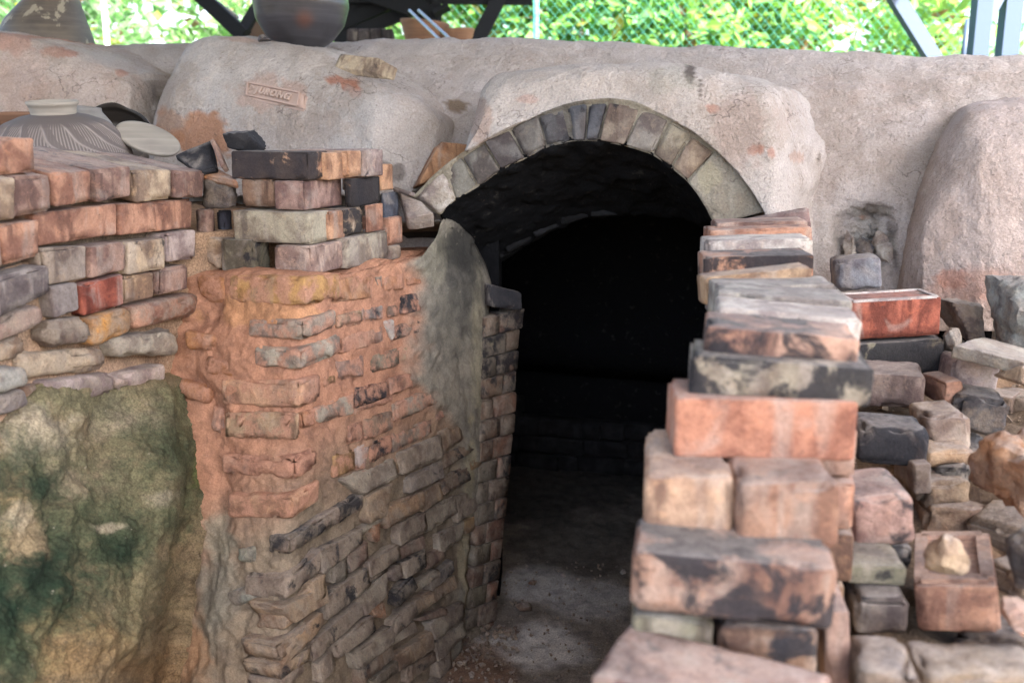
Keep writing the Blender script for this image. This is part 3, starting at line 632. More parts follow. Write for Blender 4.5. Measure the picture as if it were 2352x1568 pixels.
loR = [([(880, 250), (1100, 152), (1100, 268), (890, 358)], 'grey', 0), ([(1112, 130), (1228, 82), (1228, 170), (1112, 258)], 'tan', 0), ([(562, 402), (838, 285), (845, 385), (660, 478)], 'buff', .05), ([(856, 300), (890, 262), (885, 350), (860, 360)], 'ochre', 0),
       ([(926, 392), (1104, 302), (1108, 388), (930, 468)], 'bluegrey', .1), ([(1122, 262), (1318, 162), (1326, 210), (1130, 330)], 'brown', .3), ([(682, 505), (828, 432), (780, 598), (692, 640)], 'tan', .1),
       ([(802, 562), (1000, 472), (1000, 560), (802, 668)], (.42, .25, .14), 0), ([(1006, 482), (1110, 422), (1110, 510), (1006, 578)], 'tan', 0), ([(1122, 402), (1258, 322), (1258, 400), (1122, 478)], 'brown', .3), ([(1267, 300), (1330, 262), (1330, 320), (1270, 345)], 'ochre', 0),
       ([(425, 815), (650, 690), (640, 770), (440, 925)], 'grey', .3), ([(662, 682), (780, 605), (770, 640), (662, 718)], 'buff', 0), ([(712, 662), (768, 642), (745, 745), (735, 750)], 'rust', 0), ([(872, 642), (1018, 592), (1018, 688), (880, 768)], 'grey', 0),
       ([(1032, 592), (1198, 502), (1198, 590), (1032, 698)], 'buff', 0), ([(1212, 502), (1338, 452), (1330, 560), (1215, 638)], 'grey', .1), ([(1257, 642), (1320, 612), (1310, 690), (1260, 708)], 'ochre', 0),
       ([(492, 892), (583, 842), (578, 968), (500, 988)], (.36, .36, .29), 0), ([(592, 832), (698, 755), (690, 858), (592, 928)], 'mauve', .3), ([(702, 872), (858, 775), (858, 850), (702, 948)], 'grey', .1), ([(872, 802), (1018, 724), (1018, 790), (880, 858)], 'mauve', 0), ([(1112, 722), (1248, 644), (1230, 740), (1120, 818)], 'buff', 0),
       ([(370, 992), (438, 945), (438, 1060), (372, 1128)], 'tan', .05), ([(452, 1062), (678, 915), (678, 1010), (452, 1188)], 'grey', .35), ([(692, 932), (798, 875), (790, 928), (692, 978)], 'olive', 0), ([(812, 932), (898, 885), (898, 960), (848, 978)], 'lilac', 0),
       ([(902, 882), (1018, 805), (1010, 900), (902, 958)], 'grey', .4), ([(1027, 852), (1130, 792), (1130, 850), (1030, 910)], 'mauve', .2), ([(202, 1132), (438, 1012), (438, 1098), (262, 1208)], 'tan', .05), ([(652, 1072), (788, 935), (788, 1048), (668, 1168)], 'buff', .05),
       ([(852, 1052), (948, 955), (958, 1020), (860, 1118)], 'grey', .45), ([(962, 1002), (1098, 915), (1098, 955), (970, 1038)], 'buff', .1), ([(1052, 982), (1178, 865), (1178, 930), (1060, 1028)], 'navy', .2), ([(182, 1345), (428, 1172), (428, 1230), (200, 1428)], 'tan', .25),
       ([(382, 1332), (648, 1105), (648, 1180), (390, 1428)], 'grey', .3), ([(702, 1132), (788, 1102), (780, 1190), (720, 1178)], 'rust', 0), ([(842, 1202), (958, 1105), (958, 1168), (832, 1298)], 'grey', .15), ([(972, 1092), (1178, 955), (1178, 1020), (972, 1158)], 'tan', .1),
       ([(512, 1342), (708, 1185), (712, 1268), (520, 1408)], 'grey', .25), ([(182, 1472), (368, 1355), (345, 1440), (200, 1538)], 'tan', .3), ([(622, 1392), (818, 1248), (818, 1328), (640, 1478)], 'buff', .2), ([(832, 1312), (958, 1215), (968, 1268), (832, 1345)], 'buff', 0),
       ([(972, 1202), (1148, 1135), (1148, 1180), (1000, 1208)], 'mauve', 0), ([(1062, 1222), (1238, 1108), (1222, 1200), (1080, 1308)], 'buff', .1), ([(422, 1462), (498, 1385), (508, 1468), (430, 1558)], 'grey', 0), ([(652, 1482), (818, 1345), (818, 1420), (660, 1558)], 'brown', .2),
       ([(872, 1402), (1058, 1275), (1058, 1368), (880, 1488)], 'tan', .05), ([(1092, 1332), (1238, 1215), (1238, 1288), (1092, 1428)], 'buff', .1), ([(702, 1562), (858, 1445), (858, 1500), (740, 1600)], 'olive', 0), ([(942, 1455), (1078, 1385), (1078, 1440), (932, 1558)], 'brown', 0), ([(1092, 1452), (1168, 1385), (1160, 1480), (1092, 1528)], 'grey', 0)]
pier_bricks(Z4, PL_R, loR, (-.002, .010), M_OLD, r=.005, lump=.0015, wear=.005, tilt=.010, gray=.36)
pier_bricks(Z4, PL_L, [([(-60, 770), (60, 770), (60, 880), (-50, 870)], (.27, .28, .22), 0), ([(-120, 1050), (20, 1000), (60, 1090), (-80, 1130)], (.24, .24, .2), 0)], (.0, .008), M_OLD, r=.014)

# ------------------------------------------------------------------ jamb of the opening
JAMB = empty('jamb', P(1150, 1450, 3.0)); adopt(JAMB, KILN)
def jl(v): return np.interp(v, [700, 1000, 1300, 1480], [1112, 1102, 1086, 1066])
def jr(v): return np.interp(v, [700, 830, 1000, 1130, 1300, 1430], [1205, 1190, 1180, 1166, 1151, 1139])
def jd(u, v): 
    return np.interp((u - jl(v)) / (jr(v) - jl(v)), [0, 1], [2.98, 3.12])
pitch = 48.; v0 = 716
jn = unit(np.cross(P(1200, 900, 3.12) - P(1100, 900, 2.98), np.array([0, 0, -1]))); jn = jn if jn[1] < 0 else -jn
for r_ in range(16):
    a, b = v0 + r_ * pitch, v0 + (r_ + 1) * pitch - 3
    if a > 1450: break
    cut = .62 if r_ % 2 else .40
    for lo, hi in ((.02, cut - .015), (cut + .015, 1.0)):
        us = [jl(a) + (jr(a) - jl(a)) * k for k in (lo, hi)]; ub = [jl(b) + (jr(b) - jl(b)) * k for k in (lo, hi)]
        sk = -9
        q0, q1 = 14 - 22 * lo, 14 - 22 * hi; Q = [P(us[0], a + q0, jd(us[0], a)), P(us[1], a + q1, jd(us[1], a)), P(ub[1], b + q1, jd(ub[1], b)), P(ub[0], b + q0, jd(ub[0], b))]
        colr = random.choice([(.33, .18, .12), (.36, .2, .14), (.3, .17, .12), (.27, .2, .15)]) if lo > .1 else random.choice([(.26, .22, .15), (.3, .2, .14), (.24, .2, .15)])
        quad_block('brick', np.array(Q) + jn * random.uniform(-.003, .006), -jn * .22, M_OLD, tuple(np.array(colr) * .74), random.choice((.1, .2, .3, .42)) + (.25 if r_ < 4 else 0), JAMB, r=.004, lump=.002, wear=.002, res=.03)
# charred block on top of the jamb
Q = [P(u, v, d) for u, v, d in ((1122, 652, 2.97), (1200, 672, 3.02), (1202, 714, 3.02), (1128, 706, 2.97))]
tag(quad_block('charred_block', Q, -jn * .14 + E_BACK * .04, M_BRICK, (.07, .06, .06), .5, None, r=.01, wear=.006), 'charred black block on top of the jamb inside the opening', 'brick')

# ------------------------------------------------------------------ retaining wall on the left
LW = empty('retaining_wall', P(220, 950, 2.0)); tag(LW, 'dry-laid wall of mixed old bricks above the mossy bank', 'wall')
wE = unit(np.cross(PL_W.n, [0, 0, 1])); wE = wE if wE[1] > 0 else -wE
lwall = [(Z5, [(-120, 125), (298, 140), (316, 450), (-120, 490)], 'pink', .05, .11), (Z5, [(70, 495), (408, 482), (430, 800), (70, 865)], 'mauve', .12, .2), (Z5, [(-150, 520), (60, 500), (60, 880), (-150, 900)], 'cream', .05, .2),
         (Z5, [(402, 462), (765, 432), (776, 715), (447, 768)], 'pink', .05, .22), (Z5, [(836, 442), (1163, 395), (1163, 670), (846, 733)], 'mauve', .3, .22), (Z5, [(1172, 440), (1538, 432), (1538, 690), (1212, 732)], 'cream', .1, .22), (Z5, [(1556, 440), (1836, 442), (1815, 680), (1552, 688)], 'mauve', 0, .22),
         (Z5, [(-150, 960), (10, 940), (60, 1310), (-150, 1400)], 'peach', 0, .2), (Z5, [(20, 930), (384, 885), (384, 1215), (70, 1298)], 'pink', .15, .2), (Z5, [(352, 832), (1108, 735), (1108, 1020), (400, 1128)], 'pink', .13, .11), (Z5, [(1122, 742), (1778, 693), (1768, 960), (1122, 1028)], 'pink', .06, .11),
         (Z9, [(-100, 120), (425, -10), (443, 250), (-100, 510)], 'bluegrey', .2, .2), (Z5, [(402, 1152), (828, 1122), (828, 1420), (462, 1488)], 'grey', .12, .2), (Z5, [(837, 1132), (1158, 1082), (1153, 1340), (842, 1418)], 'mauve', 0, .2), (Z5, [(1172, 1092), (1498, 1052), (1498, 1328), (1167, 1388)], 'cream', .28, .2), (Z5, [(1502, 1012), (1758, 972), (1753, 1235), (1502, 1268)], 'lilac', .05, .2),
         (Z9, [(512, 202), (778, 152), (793, 420), (565, 503)], 'bluegrey', .15, .2), (Z9, [(802, 192), (1203, 75), (1213, 370), (832, 483)], 'red', .1, .2), (Z9, [(1217, 102), (1498, 62), (1498, 298), (1217, 363)], 'tan', .15, .2), (Z9, [(1547, 32), (1813, -15), (1813, 218), (1537, 278)], 'mauve', 0, .2),
         (Z9, [(-100, 530), (430, 360), (430, 540), (-100, 780)], 'mauve', .05, .18), (Z9, [(422, 542), (828, 475), (885, 720), (470, 788)], 'grey', .1, .18), (Z9, [(842, 502), (1238, 395), (1258, 640), (872, 778)], (.52, .25, .07), 0, .18), (Z9, [(1257, 392), (1878, 255), (1886, 468), (1282, 608)], 'pink', 0, .12),
         (Z9, [(-100, 810), (308, 662), (308, 860), (-100, 985)], 'tan', .05, .18), (Z9, [(242, 832), (1078, 792), (1093, 990), (282, 1078)], 'cream', .05, .12), (Z9, [(1112, 705), (1690, 590), (1715, 830), (1120, 888)], 'buff', .08, .14), (Z9, [(-100, 1000), (218, 952), (262, 1130), (-100, 1240)], 'stone', 0, .18),
         (Z9, [(432, 1112), (1108, 1022), (1128, 1210), (432, 1388)], 'lilac', .05, .12), (Z9, [(1122, 1052), (1588, 935), (1588, 1100), (1142, 1198)], (.46, .36, .31), 0, .12), (Z9, [(285, 1155), (420, 1130), (420, 1388), (315, 1388)], 'brown', 0, .12), (Z9, [(-100, 1280), (278, 1172), (308, 1340), (-100, 1490)], 'bluegrey', .1, .18)]
rough_i = {20: (.018, .014), 21: (.018, .014), 22: (.018, .007), 23: (.02, .006), 24: (.02, .010), 25: (.014, .008), 26: (.02, .016), 27: (.016, .008), 28: (.012, .007), 29: (.016, .009), 30: (.02, .012), 31: (.02, .008)}
for i, (Z, q, c, s, dep) in enumerate(lwall):
    Q = [PL_W.pt(u, v) for u, v in cv(Z, q)]; out = random.uniform(-.012, .012) + (.01 if i < 7 else 0)
    r_, lp = rough_i.get(i, (.006, .0008)); lp = lp * (.6 if i in rough_i else 1)
    quad_block('brick', np.array(Q) + PL_W.n * out, -PL_W.n * (dep if i > 6 else .21) + np.array([0, 0, .035 if 0 < i < 7 else 0]), M_OLD if i in rough_i else M_BRICK, PAL[c] if isinstance(c, str) else c, s, LW, r=r_, lump=lp, wear=.003 + lp * .3)
# packed earth behind the wall
us = np.linspace(-300, 462, 40)[None]; vs = np.linspace(404, 980, 40)[:, None]; U = np.repeat(us, 40, 0); V = np.repeat(vs, 40, 1)
W = PL_W.pt(U, V, -.05); W = W + PL_W.n * (fbm(W, 20, 3, 3) * .02)[..., None]
sheet('earth_fill', W, M_EARTH, LW, spots(U, V, (.13, .10, .08), [(440, 800, 40, 90, ORG, .8)], 4), skirt=-PL_W.n * .4)
# ------------------------------------------------------------------ mossy earth bank below it
nv, nu = 260, 220
vv = np.linspace(868, 1700, nv)[:, None]; sx = np.linspace(0, 1, nu)[None]
ur = np.interp(vv, [868, 1000, 1150, 1300, 1700], [470, 475, 490, 455, 380])
U = -160 * (1 - sx) + ur * sx; V = np.repeat(vv, nu, 1) + np.interp(U, [-160, 470], [55, 0]) * smooth(1100, 868, vv)
inv = np.interp(V, [868, 1000, 1300, 1700], [0, .012, .045, .085]) + PL_W.inv(U, np.minimum(V, 940)) 
inv = smin(inv, np.interp(V, [868, 1700], [.52, .72]) - U * .0000, .03)
fl = smooth(ur - 120, ur, U); inv = inv * (1 - fl) + smin(PL_L.inv(U, V), inv, .02) * fl
W = P(U, V, 1 / inv); nrm = normals_grid(W)
uv3 = np.stack([U, V * .62 + U * .35, U * 0], -1)
W = W + nrm * (fbm(uv3, 1 / 120., 3, 91, .5) * .055 + fbm(W, 22, 5, 92, .5) * .013 + fbm(W, 44, 3, 96) * .004 + fbm(W, 110, 3, 99, .7) * .007)[..., None]
q2 = fbm(uv3, 1 / 45., 4, 97, .62); G1, G2_, G3, PAL_ = (.115, .115, .066), (.034, .048, .028), (.010, .023, .014), (.29, .25, .19)
bsp = [(60, 1000, 130, 60, PAL_, .8, .4), (330, 960, 120, 40, PAL_, .5, .5), (150, 1090, 60, 60, (.25, .20, .14), .7, .4), (250, 1100, 70, 40, (.23, .17, .12), .7, .4), (40, 1180, 70, 90, (.26, .18, .10), .7, .4), (120, 1420, 90, 30, (.24, .155, .075), .7, .4), (180, 1500, 130, 60, (.21, .14, .07), .7, .5), (360, 1530, 60, 50, (.22, .135, .07), .6, .5),
       (390, 1040, 110, 140, G1, .85, .6), (200, 925, 240, 40, G1, .7, .6), (430, 930, 60, 60, G1, .8, .6), (230, 1170, 150, 110, G1, .85, .6), (310, 1340, 90, 130, G1, .6, .7), (60, 1480, 90, 110, G1, .7, .6), (150, 1040, 150, 60, G1, .5, .7),
       (400, 1100, 95, 120, G2_, .7, .75), (340, 1010, 80, 70, G2_, .55, .8), (95, 1100, 105, 80, G2_, .85, .65), (280, 1240, 95, 90, G2_, .85, .7), (190, 1180, 90, 90, G2_, .6, .8), (100, 1310, 160, 150, G2_, .9, .6), (0, 1250, 60, 260, G2_, .8, .6), (10, 1490, 90, 150, G2_, .85, .6), (220, 1400, 90, 60, G2_, .5, .8),
       (90, 1120, 60, 42, G3, .7, .6), (280, 1262, 45, 42, G3, .75, .6), (90, 1335, 110, 95, G3, .85, .6), (10, 1420, 55, 130, G3, .8, .6), (455, 1075, 24, 36, (.08, .11, .03), .8, .5), (250, 1210, 34, 12, PAL_, .7, .4), (70, 1235, 45, 50, (.27, .205, .13), .7, .5), (40, 1190, 40, 30, PAL_, .5, .5), (180, 1110, 40, 34, (.25, .2, .14), .6, .5), (350, 1150, 26, 20, PAL_, .5, .5)]
cl = spots(U, V, (.185, .140, .088), [(q_[0], q_[1], q_[2] * (.84 if q_[4] in (G2_, G3) else 1), q_[3] * (.84 if q_[4] in (G2_, G3) else 1)) + tuple(q_[4:]) for q_ in bsp], 131, 6, .72, 1.05)[..., :3] * (1 + .22 * q2[..., None])
tag(sheet('earth_bank', W, M_EARTH, None, np.concatenate([cl, np.ones(U.shape + (1,))], 2), skirt=np.array([-.2, .5, 0])), kind='structure')

# ------------------------------------------------------------------ ground, floor, terraces
def level_grid(name, x0, x1, y0, y1, z, n, amp, base, sp=(), seed=1, far=False, skirt=None):
    xs = np.linspace(x0, x1, n)[None] * np.ones((n, 1)); ys = np.linspace(y0, y1, n)[:, None] * np.ones((1, n))
    W = np.stack([xs, ys, np.full_like(xs, z)], -1); W[..., 2] += fbm(W, 3, 5, seed) * amp + fbm(W, 30, 3, seed + 3) * amp * .35
    cols = np.ones(xs.shape + (4,)); cols[..., :3] = base
    for (x, y, r, c, s) in sp:
        k = (1 - smooth(.6, 1.1, np.sqrt((xs - x) ** 2 + (ys - y) ** 2) / r + fbm(W, 7, 4, seed + 9) * .5)) * s; cols[..., :3] = cols[..., :3] * (1 - k[..., None]) + np.array(c) * k[..., None]
    return tag(sheet(name, W[::-1], M_EARTH, None, cols[::-1], skirt=skirt), kind='structure')
a1 = Pz(1230, 1480, 0); a2 = Pz(1350, 1380, 0); a3 = Pz(1240, 1340, 0); a4 = Pz(1100, 1540, 0)
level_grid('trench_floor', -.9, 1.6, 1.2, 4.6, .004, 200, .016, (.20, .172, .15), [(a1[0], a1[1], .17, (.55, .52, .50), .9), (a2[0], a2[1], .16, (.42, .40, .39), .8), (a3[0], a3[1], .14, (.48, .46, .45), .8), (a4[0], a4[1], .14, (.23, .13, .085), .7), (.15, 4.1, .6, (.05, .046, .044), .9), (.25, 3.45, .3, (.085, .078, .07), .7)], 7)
V = [(-80, -40, -.03), (80, -40, -.03), (80, 120, -.03), (-80, 120, -.03)]
me = bpy.data.meshes.new('ground'); me.from_pydata(V, [], [(0, 1, 2, 3)]); m = N('ground_soil'); v = m.coord(); c = m.mix(m.noise(v, 1.2, 6), (.10, .09, .05), (.17, .13, .085)); g = link('ground', me, m.done(c, m.bump(m.noise(v, 8, 6), .5, .05))); tag(g, kind='structure')

ZR = .80                                       # yard level on the right of the trench
def right_edge(y): return .10 + y * .185
# yard: raised ground with a trench side
n = 150
ys = np.linspace(-2.4, 3.2, n)[:, None]; sx = np.linspace(0, 1, n)[None]
xs = (right_edge(np.maximum(ys, .2)) + .10) * (1 - sx) + 3.4 * sx; ys = ys * np.ones((1, n))
W = np.stack([xs, ys, ZR + smooth(1.2, 2.6, ys) * .10 + (xs - .6) * .02], -1); W[..., 2] += fbm(W, 5, 5, 3) * .04 + fbm(W, 24, 4, 5) * .022
cols = np.ones(xs.shape + (4,)); k = smooth(-.1, .25, fbm(W, 6, 4, 8)); cols[..., :3] = np.array([.12, .092, .07]) * (1 - k[..., None]) + np.array([.19, .13, .09]) * k[..., None]
tag(sheet('yard_ground', W[::-1], M_EARTH, None, cols[::-1], skirt=np.array([0, 0, -.85])), kind='structure')
def earth_mass(name, x0, x1, y0, y1, z, n=40, seed=1):     # unseen ground added behind and beside the camera to darken the pit
    xs = np.linspace(x0, x1, n)[None] * np.ones((n, 1)); ys = np.linspace(y0, y1, n)[:, None] * np.ones((1, n)); W = np.stack([xs, ys, np.full_like(xs, z)], -1); W[..., 2] += fbm(W, 4, 4, seed) * .04
    c_ = np.ones(xs.shape + (4,)); c_[..., :3] = (.17, .13, .09); return tag(sheet(name, W[::-1], M_EARTH, None, c_[::-1], skirt=np.array([0, 0, -z - .02])), kind='structure')
earth_mass('earth_bank', -4., -.98, -2.4, 1.62, 1.18, seed=5); earth_mass('added_trench_end', -.97, .12, -2.4, -.55, .80, seed=6)
# lower courses that carry the dry stack, their ends flush with the trench
FW = empty('brick_wall', (.45, 1.8, ZR)); tag(FW, 'low dry brick wall under the loose stack between trench and yard', 'wall')
for k in range(13):
    y_ = 1.30 + k * .1; x0_ = (1620 - 1176) / FPX * (y_ * 1.0) * .985 + .02
    for r_ in range(6):
        zt_ = 1.205 - r_ * .075 if k > 0 else 1.13 - r_ * .075
        if zt_ < .80: break
        a_ = np.array([x0_ + .004 * ((r_ * 7 + k) % 3), y_, zt_]); b_ = a_ + np.array([.19, -.035, 0]); q_ = [a_, b_, b_ - [0, 0, .068], a_ - [0, 0, .068]]
        quad_block('brick', q_, np.array([.017, .095, 0]), M_BRICK, PAL[('mauve', 'tan', 'pink', 'grey', 'brown')[(k + r_ * 2) % 5]], .15, FW, res=.04)
# terrace on the left, behind the wall, below the jars
V0 = Pz(470, 360, 1.30); 
n = 60; yy = np.linspace(1.2, 4.2, n)[:, None]; xr = np.interp(yy, [1.2, 1.75, 2.33, 2.6, 4.2], [-1.05, -.93, -.82, -.55, -.3]); sx = np.linspace(0, 1, n)[None]
xs = -4 * (1 - sx) + xr * sx; ys = yy * np.ones((1, n)); W = np.stack([xs, ys, np.full_like(xs, 1.27)], -1); W[..., 2] += fbm(W, 6, 4, 6) * .02
cols = np.ones(xs.shape + (4,)); cols[..., :3] = (.33, .22, .15)
tag(sheet('terrace_ground', W[::-1], M_EARTH, None, cols[::-1], skirt=np.array([0, 0, -1.25])), kind='structure')

# ------------------------------------------------------------------ loose bricks stacked on the pier
eL = np.array([-math.cos(math.radians(19)), math.sin(math.radians(19)), 0]); eR = np.array([math.sin(math.radians(22)), math.cos(math.radians(22)), 0])
def solve_len(A, e, u, lo=.01, hi=.6):          # how far along e from A until the sight line at column u
    k = (u - 1176) / FPX; d = A - CAM; c0 = np.dot(d, CR) - k * np.dot(d, CF); c1 = np.dot(e, CR) - k * np.dot(e, CF); return float(np.clip(-c0 / c1, lo, hi))
GRP = 'loose bricks stacked on the pier'
def corner_brick(c, left, right, color, soot, label, d=2.33, lL=None, lR=None, yaw=0., name='brick', grp=GRP, Z=Z6, mat=None, cat='brick', **kw):
    x, yt, yb = c; (u, vt), (_, vb) = cv(Z, [(x, yt), (x, yb)])
    A = P(u, vt, d); h = d * (vb - vt) / FPX * .985
    ry = rot([0, 0, 1], math.radians(-yaw)); l, r = ry @ eL, ry @ eR
    L1 = lL if left is None else solve_len(A, l, cv(Z, [(left, 0)])[0][0]); L2 = lR if right is None else solve_len(A, r, cv(Z, [(right, 0)])[0][0])
    if lR and right is None: L2 = lR
    Z_ = np.array([0, 0, -h]); F = [A + l * L1, A, A + Z_, A + l * L1 + Z_]
    return tag(block(name, np.vstack([F, np.array(F) + r * L2]), mat or M_BRICK, PAL[color] if isinstance(color, str) else color, soot, None, **{**dict(r=.005, res=.012), **kw}), label, cat, grp)
cb = corner_brick
cb((1195, 265, 525), 490, 1385, 'peach', .62, 'scorched black brick with tan patches, long one at the top of the pier stack', d=2.31)
cb((1388, 272, 525), None, 1560, 'peach', .03, 'pinkish brick end in the top row, right beside the scorched black brick', d=2.36, lL=.2)
cb((1563, 258, 498), None, 1690, 'peach', 0, 'narrow peach brick end in the top row of the pier stack', d=2.41, lL=.19)
cb((1735, 245, 495), None, 1888, 'lilac', .05, 'peach and lilac brick end at the right end of the top row', d=2.47, lL=.2)
cb((880, 515, 770), 590, None, 'brown', .08, 'brown grey brick under the left half of the scorched black brick', d=2.36, lR=.1)
cb((1165, 532, 802), 888, 1510, (.31, .20, .165), .14, 'red-brown brick with a pale lilac end, second row of the pier stack', d=2.33)
cb((1600, 512, 772), 1522, 1860, 'brown', .62, 'blackened brick with brown streaks in the second row of the pier stack', d=2.45)
cb((1872, 382, 622), None, 1978, 'peach', 0, 'small pale pink brick end perched right of the second row', d=2.62, lL=.12)
cb((1215, 822, 1115), 510, 1395, (.34, .30, .225), .1, 'long greenish grey brick with a peach left end, third row', d=2.31)
cb((1398, 815, 1075), None, 1535, 'peach', 0, 'peach brick end touching the greenish grey brick', d=2.37, lL=.2)
cb((1540, 792, 1030), None, 1702, 'cream', .5, 'dark brick end speckled with cream spots in the third row', d=2.42, lL=.2)
cb((1745, 752, 1005), 1716, 1885, 'pink', .03, 'pink brick end with a dark left side, third row', d=2.48)
cb((1900, 640, 882), 1862, 2030, 'navy', .1, 'dark navy grey brick at the right end of the pier stack', d=2.6)
cb((1220, 1132, 1400), 885, 1540, (.42, .31, .25), .2, 'bottom corner brick with a brown left face and a whitish right face', d=2.30)
cb((1556, 1052, 1340), None, 1930, 'buff', .12, 'grey and tan brick laid lengthwise in the bottom row', d=2.42, lL=.1)
cb((1940, 868, 1125), None, 2065, 'pink', 0, 'pale pink brick end above the small grey stone', d=2.6, lL=.12)
cb((1945, 1132, 1270), None, 2062, 'grey', .3, 'small rounded grey stone at the foot of the pier stack by the arch', d=2.6, lL=.06, name='stone', cat='stone', r=.02, wear=.008, lump=.008, mat=M_ROCK)
cb((690, 1072, 1372), 395, 850, 'olive', .35, 'dark olive brick with a navy end in the bottom row', d=2.36)
cb((385, 1050, 1362), 140, None, 'tan', .03, 'crumbly tan half brick at the left foot of the pier stack', d=2.40, lR=.12, r=.02, wear=.010, lump=.012, mat=M_ROCK)
cb((270, 790, 1048), 165, 355, 'mauve', .15, 'dark red brick end wedged beside the end of the left wall', d=2.42)
cb((440, 800, 1045), 358, 510, 'navy', .3, 'black brick deep in the gap beside the greenish grey brick', d=2.47)
cb((480, 522, 792), 215, 572, (.14, .12, .11), .25, 'rough dark grey broken brick left of the second row', d=2.40, r=.014, wear=.009, lump=.009, mat=M_ROCK)

def rock(name, u0, v0, u1, v1, d, color, soot, label, depth=None, sq=.5, seed=0, grp=None, cat='stone', mat=None, lump=.22, flat=1., tilt=0., n=34, top=None):
    """angular stone filling a sighted rectangle"""
    c = P((u0 + u1) / 2, (v0 + v1) / 2, d); wx = (u1 - u0) / FPX * d / 2; wz = (v1 - v0) / FPX * d / 2; wy = depth or (wx + wz) / 2
    th = np.linspace(0, math.pi, n)[:, None]; ph = np.linspace(0, 2 * math.pi, n * 2, endpoint=False)[None]
    D = np.stack([np.sin(th) * np.cos(ph), np.sin(th) * np.sin(ph), np.cos(th) * np.ones_like(ph)], -1)
    pl_ = np.random.default_rng(seed); rad = np.full(D.shape[:2], 1.6)
    for k in range(16):
        nn = unit(pl_.normal(size=3) if k > 5 else np.array([[1, 0, 0], [-1, 0, 0], [0, 1, 0], [0, -1, 0], [0, 0, 1], [0, 0, -1]][k]) + pl_.normal(size=3) * .28); hh = pl_.uniform(.62, 1.0); dt = D @ nn; rad = np.minimum(rad, np.where(dt > .05, hh / np.maximum(dt, .05), 9))
    ext = np.maximum(np.abs(D * rad[..., None]).reshape(-1, 3).max(0), .5)
    p = D * rad[..., None] / ext
    p = p * np.array([wx, wy, wz])
    p = p + D * (fbm(p + seed, 30, 4, seed) * lump * .08 * min(wx, wz) / .05 * .6)[..., None]
    p = p @ rot([0, 1, 0], math.radians(tilt)).T
    p = p.reshape(-1, 3) + c; m_ = n * 2; Fc = []
    for r_ in range(n - 1):
        for k in range(m_): Fc.append((r_ * m_ + k, (r_ + 1) * m_ + k, (r_ + 1) * m_ + (k + 1) % m_, r_ * m_ + (k + 1) % m_))
    o = mesh(name, p, Fc, mat or M_ROCK); o.color = (*(PAL[color] if isinstance(color, str) else color), soot)
    me = o.data
    import bmesh
    bm = bmesh.new(); bm.from_mesh(me); bmesh.ops.remove_doubles(bm, verts=bm.verts, dist=1e-5); bm.to_mesh(me); bm.free()
    try: me.set_sharp_from_angle(angle=math.radians(38))
    except Exception: pass
    return tag(o, label, cat, grp)

rock('charred_lump', 510, 296, 606, 352, 2.46, 'black', .95, 'broken jet black brick lump lying on top of the pier stack', depth=.06, seed=4, mat=M_BRICK)
def tile(name, q, d, th, color, soot, label, cat='tile', mat=None, ext=None, grp=None):
    Q = [P(u, v, dd) for (u, v), dd in zip(q, d)]; n_ = unit(np.cross(Q[1] - Q[0], Q[3] - Q[0])); n_ = n_ if np.dot(n_, CF) > 0 else -n_
    return tag(quad_block(name, Q, (ext if ext is not None else n_ * th), mat or M_BRICK, PAL[color] if isinstance(color, str) else color, soot, None, r=.004, wear=.002, lump=.002), label, cat, grp)
tile('roof_tile', [(400, 356), (484, 320), (498, 386), (452, 392)], (2.44, 2.46, 2.42, 2.40), .02, 'black', .4, 'charred black tile slab leaning left of the black lump')
tile('tile_edge', [(481, 322), (490, 318), (515, 376), (506, 383)], (2.42, 2.42, 2.38, 2.38), .03, 'mauve', .1, 'narrow grey striped tile standing on edge beside the black slab')
tile('tile_shard', [(462, 404), (494, 384), (540, 408), (545, 416)], (2.42, 2.46, 2.42, 2.38), .02, 'orange', 0, 'orange tile shard with a pale band on the rough dark brick')

# ------------------------------------------------------------------ dry stack on the right
def edge_brick(uL, vL, uR, vR, L=.22, yaw=12., h=.07, dep=.11, color='pink', soot=0., label='', pitch_=0., name='brick', grp='bricks of the dry stack on the right', mat=None, cat='brick', **kw):
    rA, rB = ray(uL, vL), ray(uR, vR); ya = math.radians(yaw); dirv = np.array([math.cos(ya), -math.sin(ya)]); n_ = np.array([dirv[1], -dirv[0]])
    k = np.dot(rA[:2], n_) / np.dot(rB[:2], n_); t = L / np.linalg.norm(rB * k - rA); A, B = CAM + rA * t, CAM + rB * t * k
    X = unit(B - A); Y = np.array([math.sin(ya), math.cos(ya), 0]); Y = unit(Y - X * np.dot(X, Y)); Y = rot(X, math.radians(pitch_)) @ Y; Zv = np.cross(X, Y)
    F = [A, B, B - Zv * h, A - Zv * h]
    o = block(name, np.vstack([F, np.array(F) + Y * dep]), mat or M_BRICK, PAL[color] if isinstance(color, str) else color, soot, None, **{**dict(r=.005, res=.012), **kw})
    o['_d'] = float(t); o['_top'] = [list(map(float, x)) for x in (A, B, B + Y * dep, A + Y * dep)]
    return tag(o, label, cat, grp)
eb = edge_brick
LOG = []
LOG += [eb(1356, 1544, 1868, 1688, .235, 26, .07, .125, (.29, .19, .155), .2, 'blurred mauve brick nearest the camera at the bottom edge', 0, r=.007)]
LOG += [eb(1452, 1412, 1640, 1428, .094, 8, .075, .11, 'olive', .15, 'olive grey brick end under the left half of the soot-stained brick', r=.01)]
LOG += [eb(1652, 1440, 1884, 1450, .114, 6, .075, .11, 'brown', .4, 'brown soot-stained brick end low down under the soot-stained brick', r=.01)]
LOG += [eb(1893, 1405, 1952, 1404, .0295, 8, .11, .10, 'mauve', .1, 'upright mauve brick with a cream edge beside the lowest courses')]
